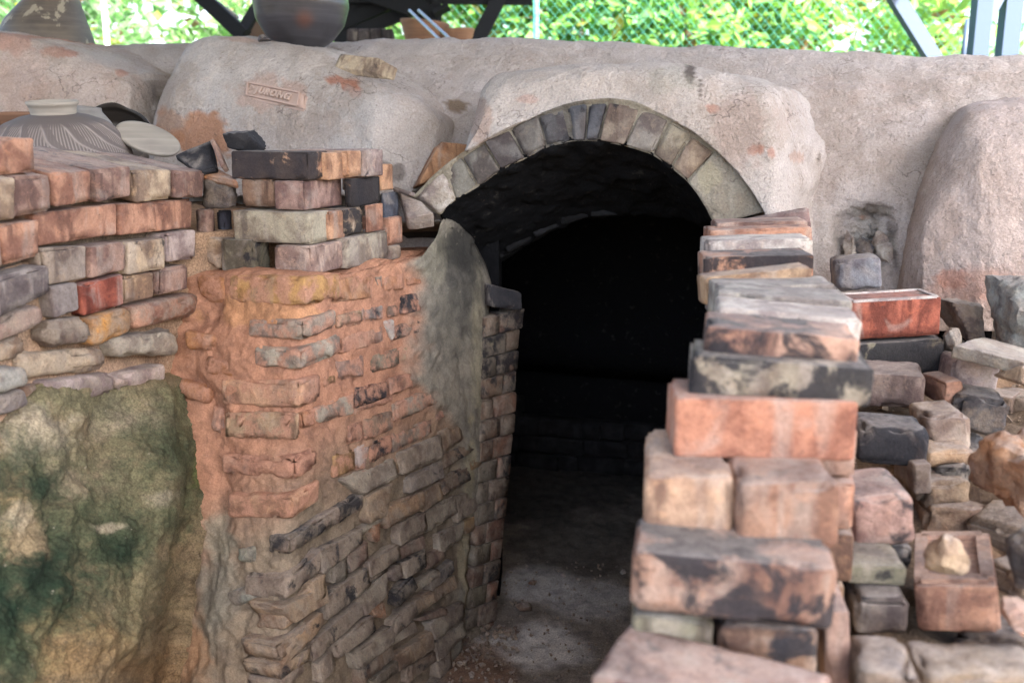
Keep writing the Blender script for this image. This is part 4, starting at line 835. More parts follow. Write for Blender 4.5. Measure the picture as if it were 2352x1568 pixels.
LOG += [eb(1452, 1266, 1928, 1310, .225, 10, .075, .11, (.27, .165, .12), .50, 'soot-stained brick with black blotches, below the two square brick ends', r=.01)]
LOG += [eb(1480, 1092, 1692, 1102, .108, 8, .075, .2, (.42, .28, .19), .06, 'cream and pink square brick end, left of a pair', r=.012)]
LOG += [eb(1698, 1112, 1936, 1114, .118, 4, .08, .2, (.27, .155, .105), .2, 'rusty brown square brick end, right of a pair', r=.010)]
LOG += [eb(1550, 916, 1974, 923, .225, 4, .078, .11, (.37, .175, .115), .16, 'salmon red brick laid across the two square brick ends', r=.007)]
LOG += [eb(1586, 818, 2010, 848, .223, 10, .050, .11, (.27, .235, .18), .50, 'grey and black mottled brick just behind the salmon red brick')]
LOG += [eb(1624, 748, 1977, 782, .190, 10, .04, .11, (.42, .26, .19), .46, 'pale topped brick with a sooty brown face and a yellow smear')]
LOG += [eb(1650, 706, 1982, 736, .202, 10, .06, .11, 'pale', .1, 'whitish brick right behind the pale topped one')]
LOG += [eb(1648, 672, 1960, 692, .203, 9, .06, .11, 'stone', .12, 'weathered grey white brick, third of the pale tops')]
LOG += [eb(1640, 655, 1926, 656, .200, 4, .06, .11, 'stone', .15, 'grey streaky brick next to the blue grey block')]
LOG += [eb(1619, 640, 1866, 612, .187, -4, .05, .06, 'tan', .2, 'thin tan tile brick slanting up to the right in the stack')]
LOG += [eb(1617, 592, 1870, 585, .205, 4, .05, .11, (.36, .19, .12), .5, 'brown and black striped brick face with an orange end')]
LOG += [eb(1622, 555, 1868, 548, .212, 4, .05, .11, 'pale', .08, 'bleached brick with a layered top, far part of the stack')]
LOG += [eb(1632, 530, 1866, 521, .228, 2, .05, .11, 'pink', .15, 'thin orange edged brick near the far end of the stack')]
LOG += [eb(1646, 512, 1856, 506, .21, 3, .05, .1, 'mauve', .1, 'second farthest brick of the stack, with a pale rim')]
tile('brick', [(1648, 511), (1856, 472), (1862, 512), (1648, 522)], (2.52, 2.47, 2.44, 2.5), .06, (.26, .18, .165), .05, 'tilted mauve brick at the far top end of the stack by the arch', 'brick', grp='bricks of the dry stack on the right')
G2 = 'bricks tumbled on the yard right of the stack'
LOG += [eb(1919, 600, 2024, 589, .11, 8, .08, .10, (.23, .235, .255), .12, 'blue grey cracked block in front of the small stoke hole', grp=G2, r=.01)]
LOG += [eb(1950, 694, 2163, 682, .205, -2, .085, .10, (.31, .10, .065), .06, 'dark red brick with white edges lying right of the stack', grp=G2, r=.004)]
RB = LOG[-1]
LOG += [eb(2012, 674, 2105, 668, .11, 0, .05, .14, (.40, .20, .14), .1, 'orange red brick sticking out behind the dark red brick', grp=G2)]
LOG += [eb(1960, 792, 2172, 779, .205, -2, .08, .11, 'olive', .6, 'charred brick directly under the dark red brick', grp=G2)]
LOG += [eb(1985, 856, 2128, 864, .118, 16, .07, .13, (.19, .145, .125), .2, 'brown cracked brick with a raw pink end', grp=G2, r=.01, wear=.005)]
LOG += [eb(2130, 962, 2232, 952, .080, 4, .075, .12, 'grey', .1, 'plain grey brick at right of the brown cracked brick', grp=G2, r=.012, wear=.005)]
LOG += [eb(1975, 980, 2140, 992, .120, 10, .068, .11, (.10, .09, .085), .55, 'blackened brick with a dusty tan top beside the salmon red one', grp=G2, r=.012, wear=.006)]
LOG += [eb(1950, 1152, 2100, 1140, .094, 4, .075, .14, (.34, .22, .18), .36, 'pale pink brick with a sooty patch and red streaks', grp=G2, r=.01, wear=.005)]
LOG += [eb(1968, 1378, 2092, 1380, .072, 6, .052, .14, (.15, .13, .115), .35, 'dark grey brick with an olive patch, left of the framed brick', grp=G2, r=.008)]
LOG += [eb(1950, 1296, 2084, 1302, .080, 6, .03, .14, 'olive', .3, 'flat dark slab lying above the dark grey brick', grp=G2)]
LOG += [eb(2098, 1346, 2292, 1348, .106, 22, .068, .20, (.38, .215, .145), .04, 'orange brown brick with a sunken frame, carrying a yellow stone', grp=G2, r=.006)]
FB = LOG[-1]
LOG += [eb(2150, 1078, 2232, 1070, .060, 12, .05, .09, (.13, .12, .11), .4, 'charred brick end between the pale pink brick and the orange boulder', grp=G2, mat=M_ROCK, r=.008, wear=.006)]
LOG += [eb(2170, 880, 2215, 874, .042, -8, .05, .09, (.30, .17, .12), .2, 'small reddish brick end behind the plain grey brick', grp=G2, r=.006, wear=.005)]
LOG += [eb(2000, 1250, 2096, 1256, .060, 8, .035, .10, (.10, .095, .09), .5, 'thin black slab right under the pale pink brick', grp=G2, r=.006, wear=.005)]
LOG += [eb(2130, 1040, 2245, 1034, .090, 0, .03, .10, 'tan', .1, 'flat tan stone slab under the plain grey brick', grp=G2, mat=M_ROCK, r=.012, wear=.006)]
LOG += [eb(2100, 1068, 2140, 1064, .030, 0, .055, .10, 'grey', .1, 'small grey brick end behind the pale pink brick', grp=G2)]
def rim(o, inset, w_, hgt, col, mat=M_BRICK):
    V0 = np.array(o['_top']); cc = V0.mean(0); q = [cc + (p - cc) * inset for p in V0]; up_ = unit(np.cross(V0[1] - V0[0], V0[3] - V0[0])); up_ = up_ if up_[2] > 0 else -up_
    V, Fc = join(*[beam8(q[i] + up_ * .0005, q[(i + 1) % 4] + up_ * .0005, w_, hgt, up=up_) for i in range(4)]); r_ = mesh('rim', V, Fc, mat, o, smooth_=False); r_.color = (*col, 0)
rim(FB, .80, .018, .012, (.36, .23, .17)); rim(RB, .90, .010, .005, (.55, .50, .47))
for o in LOG:
    for k in ('_d', '_z', '_top'):
        if k in o.keys(): del o[k]
rock('yellow_stone', 2120, 1232, 2222, 1322, 1.33, (.45, .33, .22), 0, 'pale yellow stone resting in the frame of the brick', depth=.025, seed=11, lump=.5)

# rubble on the right edge
rock('rubble_stone', 2165, 672, 2258, 782, 2.32, (.20, .165, .14), .1, 'brown angular stone between the dark red brick and the big grey boulder', depth=.07, seed=3)
rock('boulder', 2236, 638, 2470, 815, 2.2, (.25, .26, .245), .12, 'big bluish grey boulder at the right edge below the plaster mound', depth=.12, seed=8)
rock('rubble_stone', 2168, 735, 2215, 815, 2.2, 'stone', .3, 'small speckled grey stone below the brown angular stone', depth=.04, seed=15)
tile('stone_slab', [(2190, 792), (2255, 772), (2420, 815), (2380, 838)], (1.98, 2.12, 2.05, 1.90), .03, (.38, .355, .295), 0, 'light grey triangular stone slab tilted at the right edge', 'stone', M_ROCK, ext=np.array([0, .01, -.028]))
eb(2194, 826, 2302, 836, .098, 4, .06, .1, (.40, .33, .32), .02, 'pale block with faint stamped marks under the light slab', grp=G2, r=.008)
rock('rubble_stone', 2290, 834, 2420, 892, 1.93, 'cream', 0, 'cream coloured block under the light slab at the right edge', depth=.06, seed=21)
eb(2202, 905, 2326, 925, .10, 14, .075, .11, (.10, .095, .095), .3, 'dark grey split block with a jagged right side', grp=G2, mat=M_ROCK, r=.012, wear=.010, lump=.006)
rock('boulder', 2236, 976, 2470, 1195, 1.55, (.33, .17, .09), .12, 'large orange crumbling rock at the right edge', depth=.1, seed=35, lump=.35)
rock('rubble_stone', 2312, 1200, 2440, 1365, 1.34, (.10, .09, .085), .3, 'dark block at the right edge below the orange rock', depth=.05, seed=38)
rock('rubble_stone', 2298, 1392, 2400, 1450, 1.2, 'pink', 0, 'pink brick chunk at the right edge beside the framed brick', depth=.04, seed=41)
eb(2132, 1168, 2306, 1178, .125, 8, .06, .12, (.27, .18, .12), 0, 'muddy brown brick half buried behind the framed brick', grp=G2, mat=M_ROCK, r=.014, wear=.008, lump=.006)
eb(2118, 1112, 2236, 1104, .095, -6, .05, .12, (.26, .19, .13), 0, 'dusty clay covered brick behind the muddy brown one', grp=G2, mat=M_ROCK, r=.014, wear=.008, lump=.006)
eb(1972, 1545, 2118, 1552, .068, 10, .06, .10, (.17, .13, .10), .3, 'mud coated dark brick in the bottom right, beside a wide slab', grp=G2, mat=M_ROCK, r=.012, wear=.007, lump=.005)
eb(2128, 1562, 2440, 1572, .150, 4, .07, .10, (.20, .15, .105), .2, 'wide mud coated slab in the bottom right corner', grp=G2, mat=M_ROCK, r=.014, wear=.008, lump=.006)
eb(2244, 1214, 2300, 1220, .04, 14, .06, .12, (.20, .15, .11), .1, 'narrow dark brick edge just right behind the framed brick', grp=G2, mat=M_ROCK, r=.008)

rr_ = np.random.default_rng(5)
LM = [('the framed brick', FB)] + [(nm_, o_) for nm_, key_ in (('the orange boulder', 'large orange crumbling'), ('the dark red brick', 'dark red brick with'), ('the plain grey brick', 'plain grey brick'), ('the blackened brick', 'blackened brick with a dusty'), ('the pale pink brick', 'pale pink brick with a sooty'), ('the big grey boulder', 'big bluish grey boulder'), ('the light slab', 'light grey triangular'), ('the dark split block', 'dark grey split block'), ('the muddy brown brick', 'muddy brown brick half'), ('the wide muddy slab', 'wide mud coated slab')) for o_ in COL.objects if str(o_.get('label', '')).startswith(key_)]
seen_ = {}
for k in range(40):                               # broken bricks half buried in the dirt of the yard
    y = rr_.uniform(1.15, 2.75); x = rr_.uniform(.30 + .30 * y, .42 + .62 * y); z = ZR + float(smooth(1.2, 2.6, np.array(y))) * .10 + (x - .6) * .02 + rr_.uniform(.0, .035)
    L, h, dp = rr_.uniform(.07, .17), rr_.uniform(.045, .075), rr_.uniform(.07, .12); M3 = rot([0, 0, 1], rr_.uniform(-1.2, 1.2)) @ rot(rr_.normal(size=3), rr_.uniform(0, .45)); c_ = np.array([x, y, z])
    q_ = [c_ + M3 @ (np.array([sx_ * L, -dp, sz_ * h]) / 2) for sx_, sz_ in ((-1, 1), (1, 1), (1, -1), (-1, -1))]
    lmk = min(LM, key=lambda t_: np.linalg.norm(np.array(t_[1].location) - c_)); sz__ = 'long' if L > .135 else ('short' if L < .10 else 'half'); cn_ = ['dusty brown', 'reddish brown', 'sooty black', 'pale tan', 'dark grey', 'dull red'][k % 6]
    rel_ = 'right of' if c_[0] > lmk[1].location[0] + .05 else ('behind' if c_[1] > lmk[1].location[1] else 'in front of')
    lab_ = f'{sz__} {cn_} brick piece half buried in dirt {rel_} {lmk[0]}'
    if lab_ in seen_: continue
    seen_[lab_] = 1
    tag(quad_block('brick', q_, M3 @ np.array([0, dp, 0]), M_ROCK, [(.22, .165, .12), (.30, .19, .13), (.12, .11, .10), (.26, .20, .15), (.16, .14, .125), (.33, .2, .13)][k % 6], [0, .1, .45, .1, .4, .05][k % 6], None, r=.008, wear=.008, lump=.004, res=.018), lab_, 'brick', 'half buried rubble bricks')

# ------------------------------------------------------------------ pots
def mat_pot(name, base, dark, rust=None, drip=None, rough=.45, lathe_scale=90):
    m = N(name, rough, .4); v = m.coord(); n1 = m.noise(v, 7, 4, .55, .3); ringn = m.noise(v, lathe_scale, 3, .6, 0, (.04, .04, 1.))
    c = m.mix(m.ramp(n1, .35, .7), base, dark); c = m.mix(m.math('MULTIPLY', m.ramp(ringn, .4, .75), .35), c, tuple(min(1, x * 1.9) for x in base))
    if rust: c = m.mix(m.ramp(m.noise(v, 5.2, 2, .4, .2), .56, .66), c, rust)
    if drip: c = m.mix(m.math('MULTIPLY', m.ramp(m.noise(v, 9, 4, .6, 1.2, (1, 1, .35)), .57, .61), .8), c, drip)
    fine = m.noise(v, 220, 2); m.b.inputs['Coat Weight'].default_value = .0
    return m.done(c, m.bump(ringn, .25, .002, m.bump(fine, .15, .001)))
M_POT1 = mat_pot('dark_burnished_clay', (.048, .047, .055), (.024, .022, .026), None, None, .33)
M_POT2 = mat_pot('drip_glazed_clay', (.115, .095, .075), (.07, .06, .055), None, (.30, .27, .21), .6)
m = N('carved_grey_clay', .8, .3); at_ = m.new('ShaderNodeAttribute', attribute_name='tint'); M_POT3 = m.done(m.mix(m.math('MULTIPLY', m.noise(m.coord(), 14, 4), .4), at_.outputs['Color'], (.17, .14, .13)), m.bump(m.noise(m.coord(), 200, 3), .3, .002))
M_POT4 = mat_pot('pale_unfired_clay', (.31, .275, .23), (.25, .22, .19), None, None, .85)
M_POT5 = mat_pot('grey_clay', (.22, .205, .19), (.14, .13, .125), None, None, .75)
M_TERRA = mat_pot('terracotta', (.20, .105, .062), (.15, .08, .05), None, None, .8)

def prof(pts, n=60):
    return [tuple(x) for x in smoothpts(resample(pts, n), 2)]
c = P(691, 6, 3.30); R_ = 110 / FPX * 3.30
pr = [(.001, -1), (.35, -.985), (.42, -.93), (.7, -.72), (.92, -.4), (1.0, -.02), (.95, .32), (.78, .64), (.5, .86), (.36, .93), (.36, 1.05), (.44, 1.12), (.38, 1.12), (.30, 1.02), (.30, .9), (.45, .78), (.0, .7)]
V, Fc = lathe([(r * R_, z * R_) for r, z in prof(pr, 110)], 72, rot([0, 1, 0], .08), c, .004)
rp_ = mesh('round_pot', V, Fc, M_POT1); rc_ = [spot_ for spot_ in (P(702, 62, 3.30 - .145), P(718, 92, 3.30 - .12))]; Vr = np.array(V)
kk = np.maximum(1 - smooth(.015, .06, np.linalg.norm((Vr - rc_[0]) * [1, 1, .8], axis=1)), 1 - smooth(.01, .035, np.linalg.norm(Vr - rc_[1], axis=1)))
color_attr(rp_, np.stack([kk, kk, kk, kk * 0 + 1], 1))
at_ = M_POT1.node_tree.nodes.new('ShaderNodeAttribute'); at_.attribute_name = 'tint'; mx_ = M_POT1.node_tree.nodes.new('ShaderNodeMix'); mx_.data_type = 'RGBA'; bb_ = M_POT1.node_tree.nodes['Principled BSDF']
lk_ = bb_.inputs['Base Color'].links[0].from_socket; M_POT1.node_tree.links.new(at_.outputs['Fac'], mx_.inputs[0]); M_POT1.node_tree.links.new(lk_, mx_.inputs[6]); mx_.inputs[7].default_value = (.17, .06, .03, 1); M_POT1.node_tree.links.new(mx_.outputs[2], bb_.inputs['Base Color'])
tag(rp_, 'big round burnished dark pot standing on the kiln above the stamped brick', 'pot')
c = P(112, 92, 3.55); R_ = 103 / FPX * 3.55
pr = [(.001, -1.0), (.55, -1.0), (.72, -.75), (.92, -.35), (1.0, 0), (.93, .22), (.70, .62), (.50, .98), (.34, 1.22), (.30, 1.36), (.40, 1.46), (.34, 1.47), (.24, 1.34), (.26, 1.2), (0, 1.0)]
V, Fc = lathe([(r * R_, z * R_) for r, z in prof(pr, 100)], 64, rot([0, 1, 0], .27), c, .006)
tag(mesh('glazed_jar', V, Fc, M_POT2), 'leaning brown-grey jar with pale glaze drips at the top left', 'jar')
# carved jar: body, neck
c = P(122, 250, 2.50)
JR = empty('carved_jar', c); tag(JR, 'wide carved grey jar with a short pale neck behind the left wall', 'jar')
pr = prof([(.052, -.012), (.082, -.018), (.122, -.034), (.154, -.062), (.173, -.102), (.180, -.15), (.172, -.20), (.14, -.25), (.10, -.28), (.0, -.28)], 150)
n_ = 840; V = []; Fc = []; jc = []
for k in range(n_):
    a = 2 * math.pi * k / n_
    for i, (r, z) in enumerate(pr):
        band = (a * 15 / (2 * math.pi) + z * 22 + .25 * math.sin(z * 60)) % 1.0; rw = (-z * 26) % 1.0
        comb = .5 + .5 * math.sin(a * 130 + math.sin(z * 90) * .6)
        g = -.0022 * comb * (1 if band < .62 else .15) - .0035 * math.exp(-((band - .64) / .05) ** 2)
        fd = min(1, max(0, (-z - .026) / .012)); g *= fd; lt = fd * max(.75 * comb ** 2 * (1 if band < .62 else .1), .9 * math.exp(-((band - .64) / .06) ** 2)); jc.append([x_ * (1 - lt) + y_ * lt for x_, y_ in zip((.115, .095, .088), (.34, .29, .265))] + [1.]); V.append(((r + g) * math.cos(a), (r + g) * math.sin(a), z))
m_ = len(pr)
for k in range(n_):
    for i in range(m_ - 1): Fc.append((k * m_ + i, ((k + 1) % n_) * m_ + i, ((k + 1) % n_) * m_ + i + 1, k * m_ + i + 1))
Rt = rot([1, 0, 0], .10); V = np.array(V) @ Rt.T + c
jb = mesh('body', V, Fc, M_POT3, JR); color_attr(jb, jc)
V, Fc = lathe(prof([(.048, -.02), (.054, -.014), (.056, .006), (.063, .012), (.064, .018), (.060, .021), (.054, .017), (.049, .004), (.046, -.03), (.03, -.06)], 40), 64, Rt, c, .006)
mesh('neck', V, Fc, M_POT4, JR)
# pale disc lid
a_ = unit(CR * math.cos(math.radians(29)) - CU * math.sin(math.radians(29))); pb = unit(CR * math.sin(math.radians(29)) + CU * math.cos(math.radians(29))); b_ = unit(pb * .46 + CF * .89); n3 = np.cross(a_, b_)
M3 = np.stack([a_, b_, n3], 1); R_ = 73 / FPX * 2.6
V, Fc = lathe([(0, .007), (R_ * .9, .006), (R_ * .98, .004), (R_, 0), (R_ * .97, -.006), (0, -.008)], 64, M3, P(341, 318, 2.6), .01)
tag(mesh('lid', V, Fc, M_POT4), 'pale grey clay disc leaning beside the carved jar', 'lid')
# broken jar with its dark mouth turned to the right, and a grey jar in front of it
ax_ = unit(CR * .42 + CU * .62 - CF * .66); s1 = unit(np.cross(ax_, CF)); s2 = np.cross(ax_, s1); M3 = np.stack([s1, s2, ax_], 1); R_ = 74 / FPX * 2.85; c = P(276, 292, 2.85)
BJ = empty('broken_jar', c); tag(BJ, 'broken dark grey jar lying with its open mouth behind the pale disc', 'jar')
M_INK = mat_pot('jar_inner_shade', (.022, .017, .014), (.014, .012, .011), None, None, .5)  # near-black inside: shade within the jar put into its colour
for nm, pts, mt in (('shell', [(.001, -1.1), (.5, -1.0), (.9, -.5), (1.0, -.1), (.93, .12), (.95, .16), (.90, .17)], M_POT5), ('inside', [(.90, .17), (.84, .08), (.88, -.1), (.8, -.5), (.4, -.9), (0, -.95)], M_INK)):
    V, Fc = lathe([(r * R_, z * R_) for r, z in prof(pts, 40)], 64, M3, c); V = np.array(V); lz = (V - c) @ ax_
    V = V - ax_[None] * (np.clip(lz / R_ + .05, 0, 1) * (.25 + .8 * noise((V - c) - np.outer(lz, ax_), 26, 3)) * R_ * .55)[:, None]; mesh(nm, V, Fc, mt, BJ)
c = P(200, 312, 2.70); R_ = 64 / FPX * 2.72
V, Fc = lathe([(r * R_, z * R_) for r, z in prof([(0, -1), (.6, -.9), (.95, -.4), (1, 0), (.85, .5), (.55, .82), (.45, .88), (.47, 1.05), (.42, 1.05), (.38, .85), (0, .6)], 60)], 56, rot([0, 1, 0], .12), c)
tag(mesh('grey_jar', V, Fc, M_POT5), 'plain grey jar between the carved jar and the broken jar', 'jar')
c = P(26, 262, 2.78); R_ = 52 / FPX * 2.78
V, Fc = lathe([(r * R_, z * R_) for r, z in prof([(0, -.7), (.5, -.68), (.85, -.25), (1, .08), (.94, .1), (.78, -.2), (0, -.5)], 40)], 48, rot([1, 0, 0], .06), c)
tag(mesh('dish', V, Fc, M_TERRA), 'small reddish clay dish behind the carved jar at the left edge', 'dish')

# odd pieces lying on the kiln
tile('brick', [(868, 133), (916, 158), (907, 186), (855, 164)], (2.92, 2.87, 2.87, 2.91), .2, (.46, .36, .25), 0, 'cream ended brick lying on the slope right of the round pot', 'brick', ext=P(780, 124, 3.03) - P(868, 133, 2.92))
rock('tile_scrap', 590, 80, 620, 96, 3.12, 'navy', .3, 'small dark scrap lying on the buttress top left of the round pot', depth=.03, seed=61, cat='tile')
tile('brick', [(1012, 326), (1080, 332), (1062, 392), (962, 424)], (2.86, 2.92, 2.90, 2.82), .09, (.43, .235, .13), 0, 'orange and tan brick wedged upright left of the arch', 'brick', ext=np.array([-.03, .09, -.02]))
tile('plaster_chunk', [(918, 442), (968, 462), (996, 490), (935, 500)], (2.70, 2.68, 2.64, 2.64), .05, (.36, .31, .28), 0, 'pinkish grey plaster chunk at the left foot of the arch ring', 'plaster chunk', M_ROCK)
tile('tile_shard', [(902, 428), (944, 440), (940, 449), (900, 438)], (2.66, 2.62, 2.62, 2.66), .02, 'bluegrey', .1, 'thin grey green tile shard right of the pier stack')

# clay daubed around the small stoke hole
for k, (u, v, a, b, dd, cl_) in enumerate([(1956, 566, 17, 40, 2.735, 'pale'), (2022, 566, 19, 40, 2.735, 'pale')]):
    o = rock('clay_lump', u - a, v - b, u + a, v + b, dd, cl_, 0, None, depth=.03, seed=70 + k, lump=1.0, cat=None, n=22); adopt(o, KILN)
o = rock('plug_stone', 1962, 545, 2014, 612, 2.745, 'navy', .2, None, depth=.03, seed=90, cat=None); adopt(o, KILN); o['label'] = 'dark stone plugging the small stoke hole'
# pebbles and shards on the trench floor
for k, (u, v, w_, h_, cl_, lb) in enumerate([(1204, 1392, 46, 26, 'brown', 'brown stone lying on the ashy trench floor by the jamb'), (1222, 1336, 24, 16, 'brown', 'small brown pebble above the brown stone on the ashy floor'), (1293, 1320, 12, 8, 'pale', 'tiny pale pebble on the passage floor left of the other two'),
                                       (1330, 1330, 10, 8, 'stone', 'tiny grey chip between two pale pebbles on the passage floor'), (1432, 1312, 16, 12, 'stone', 'greenish grey shard on the passage floor near the right stack')]):
    p_ = Pz(u, v, .02); dd = float(np.dot(p_ - CAM, CF)); rock('pebble', u - w_ / 2, v - h_ / 2, u + w_ / 2, v + h_ / 2, dd, cl_, 0, lb, seed=100 + k, cat='stone', n=12)
# crumbs of clay and brick strewn over the yard and the pier foot: nobody could count them
vs_, fs_ = [], []
for k in range(1000):
    if k < 520: x, y = random.uniform(.45, 1.6), random.uniform(.9, 2.5); z = ZR + smooth(1.2, 2.6, np.array(y)) * .10 + (x - .6) * .02
    else: 
        p_ = (Pz(random.uniform(1075, 1420), random.uniform(1290, 1568), .01) if k % 3 else Pz(random.uniform(1030, 1190), random.uniform(1440, 1575), .012)); x, y, z = p_
    s_ = random.choice((.004, .006, .009, .014)) * (.7 if k < 520 else (.28 if k % 3 else .5)); q_ = np.random.default_rng(k).normal(size=(3, 3)); q_, _r = np.linalg.qr(q_)
    b0 = np.array([[-1, -1, -1], [1, -1, -1], [1, 1, -1], [-1, 1, -1], [-.6, -.7, 1], [.7, -.6, 1], [.6, .7, 1], [-.7, .6, 1]]) * s_ * np.random.default_rng(k + 9).uniform(.5, 1.2, (8, 3))
    o_ = len(vs_); vs_ += list(b0 @ q_.T + np.array([x, y, z + s_ * .4])); fs_ += [tuple(i + o_ for i in f) for f in ((0, 3, 2, 1), (4, 5, 6, 7), (0, 1, 5, 4), (1, 2, 6, 5), (2, 3, 7, 6), (3, 0, 4, 7))]
o = mesh('crumbs', vs_, fs_, M_ROCK, smooth_=False); o.color = (.24, .18, .13, 0); tag(o, kind='stuff')

# ------------------------------------------------------------------ shelter over the kiln
m = N('flare_blue_steel', .5, .4); M_STEEL = m.done((.05, .078, .135), m.bump(m.noise(m.coord(), 60, 3), .1))  # blue-grey cast of lens flare put into the steel colour
m = N('dark_timber', .8, .2); v = m.coord(); M_TIMBER = m.done(m.mix(m.noise(v, 9, 4, .6, 0, (1, 1, 8)), (.006, .008, .012), (.014, .015, .018)))
m = N('corrugated_sheet', .55, .4); M_SHEET = m.done((.42, .42, .41), m.bump(m.noise(m.coord(), 20, 4), .15))
m = N('brown_board', .8, .2); M_BOARD = m.done(m.mix(m.noise(m.coord(), 14, 4), (.10, .065, .045), (.16, .11, .08)))
SH = empty('kiln_shelter', P(2250, 120, 5.2) * np.array([1, 1, 0])); tag(SH, 'steel framed shelter over the kiln with grey-blue posts at right', 'shelter')
ROOFZ = 3.55
def roof_z(y): return ROOFZ + (y - 2) * .05
def post_at(u, v, d, wd, name='post', parent=SH, zt=None, mat=M_STEEL):
    p_ = P(u, v, d); V, Fc = beam8([p_[0], p_[1], 0], [p_[0], p_[1], zt or roof_z(p_[1]) - .03], wd, wd, up=(0, 1, 0)); return mesh(name, V, Fc, mat, parent, smooth_=False)
post_at(2251, 60, 5.2, .082); post_at(2318, 60, 5.25, .088)
a, b = P(2060, 0, 5.1), P(2140, 132, 5.1); t_ = a - b
def brace(u0, v0, u1, v1, d0, d1, wd, ext0=0, ext1=0, name='brace', parent=SH, mat=M_STEEL, th=None):
    a, b = P(u0, v0, d0), P(u1, v1, d1); t_ = a - b; V, Fc = beam8(a + t_ * ext0, b - t_ * ext1, th or wd, wd, up=(0, 1, 0)); return mesh(name, V, Fc, mat, parent, smooth_=False)
brace(2060, 0, 2137, 124, 5.15, 5.15, .07, 1.6, .9); brace(2290, 0, 2268, 40, 5.2, 5.2, .05, 4.5, .2)
xs = np.linspace(-4.6, 2.75, 360)[None] * np.ones((14, 1)); ys = np.linspace(-1.0, 5.8, 14)[:, None] * np.ones((1, 360))
W = np.stack([xs, ys, ROOFZ + (ys - 2) * .05 + np.sin(xs * 2 * math.pi / .09) * .012], -1)
sheet('roof_sheet', W, M_SHEET, SH, skirt=np.array([0, 0, .004]))
for y in (-.8, .7, 2.2, 3.7, 5.2):
    V, Fc = beam8([-4.6, y, roof_z(y) - .05], [2.7, y, roof_z(y) - .05], .06, .07); mesh('purlin', V, Fc, M_STEEL, SH, smooth_=False)
for x, y in ((2.55, -.8), (-4.4, -.8), (-4.4, 5.2)):
    V, Fc = beam8([x, y, 0], [x, y, roof_z(y) - .09], .08, .08, up=(0, 1, 0)); mesh('post', V, Fc, M_STEEL, SH, smooth_=False)
p_ = P(2218, 60, 5.6); V, Fc = tube([[p_[0] - .03, p_[1], 0], P(2214, 124, 5.6), P(2224, 46, 5.6)], .017, 10); tag(mesh('steel_rod', V, Fc, M_STEEL), 'thin upright rod behind the kiln left of the grey-blue posts', 'rod')

# second shed behind the kiln
SD = empty('shed', P(800, 100, 7.5) * np.array([1, 1, 0])); tag(SD, 'low open shed with dark timber trusses and a pale sheet roof behind the kiln', 'shed')
def sb(*a_, **k_): return brace(*a_, parent=SD, mat=k_.pop('mat', M_TIMBER), **k_)
sb(465, -6, 562, 84, 5.9, 5.9, .085, 1.5, .0, name='rafter'); sb(612, -20, 552, 82, 6.0, 5.9, .06, 1.2, .1, name='strut'); sb(500, 6, 548, 42, 6.0, 6.0, .02, .3, 0, name='batten', mat=M_SHEET)
V = [P(u, v, d) for u, v, d in ((556, 90, 6.1), (640, 90, 6.1), (640, 20, 6.1), (596, 24, 6.1))]; tmp = V
quad_block('board', [V[3], V[2], V[1], V[0]], CF * .03, M_BOARD, (.2, .1, .1), 0, SD, r=.003, res=.1)
sb(880, -4, 1012, 40, 6.0, 6.0, .10, .6, .0, name='rafter'); sb(862, -2, 1190, 2, 6.0, 6.0, .05, .2, .1, name='beam')
q0 = P(1003, 40, 6.0); V, Fc = beam8([q0[0], q0[1], 0], [q0[0], q0[1], q0[2] + .5], .055, .055, up=(0, 1, 0)); mesh('post', V, Fc, M_TIMBER, SD, smooth_=False)
sb(1146, -2, 1100, 88, 6.0, 6.0, .085, .5, .4, name='brace')
sb(1012, 20, 1016, 28, 5.9, 5.9, .10, 0, 0, name='plate')
# pale roof sheet sloping away, with dark purlins below it
A_, D_, C_, B_ = P(770, 92, 6.9), P(980, 12, 6.9), P(1080, -200, 5.6), P(700, -200, 5.6)
tq = np.linspace(0, 1, 60)[:, None, None]; sq_ = np.linspace(0, 1, 6)[None, :, None]
W = (A_ * (1 - tq) + B_ * tq) * (1 - sq_) + (D_ * (1 - tq) + C_ * tq) * sq_; W[..., 2] += .012 * np.sin(np.linspace(0, 60, 60))[:, None]
sheet('roof_sheet', W, M_SHEET, SD, skirt=np.array([0, 0, .01]))
for (a1_, b1_) in (((795, 52), (905, 4)), ((800, 84), (958, 18)), ((790, 28), (860, 0))):
    sb(a1_[0], a1_[1], b1_[0], b1_[1], 6.1, 6.1, .075, .2, .15, name='purlin')
sb(792, 78, 880, 78, 6.2, 6.2, .045, .1, 0, name='tie')
BK_ = ['dark block at the left of the row below the shed roof', 'dark block second in the row below the shed roof', 'dark block third in the row below the shed roof', 'dark block at the right of the row below the shed roof']
for k in range(4):
    u0 = 796 + k * 27; Q = [P(u0, 66, 5.6), P(u0 + 25, 66, 5.6), P(u0 + 25, 112, 5.6), P(u0, 112, 5.6)]
    tag(quad_block('block', Q, CF * .1, M_BRICK, (.07, .06, .06), .3, None, r=.006), BK_[k], 'block', 'dark blocks in a row behind the kiln')
for k, (u0, v0, u1, v1, lb) in enumerate([(940, 24, 1012, 94, 'left one of two thin steel pipes leaning behind the crest'), (961, 24, 1038, 94, 'right one of two thin steel pipes leaning behind the crest')]):
    a, b = P(u0, v0, 5.0), P(u1, v1, 4.9); t_ = unit(b - a); V, Fc = tube([a, b + t_ * 1.2], .0075, 10, True); m_p = bpy.data.materials.get('galvanised') 
    if not m_p: mm = N('galvanised', .35, .5); mm.b.inputs['Metallic'].default_value = .8; m_p = mm.done((.55, .57, .58))
    tag(mesh('steel_pipe', V, Fc, m_p), lb, 'pipe', 'steel pipes leaning behind the kiln')
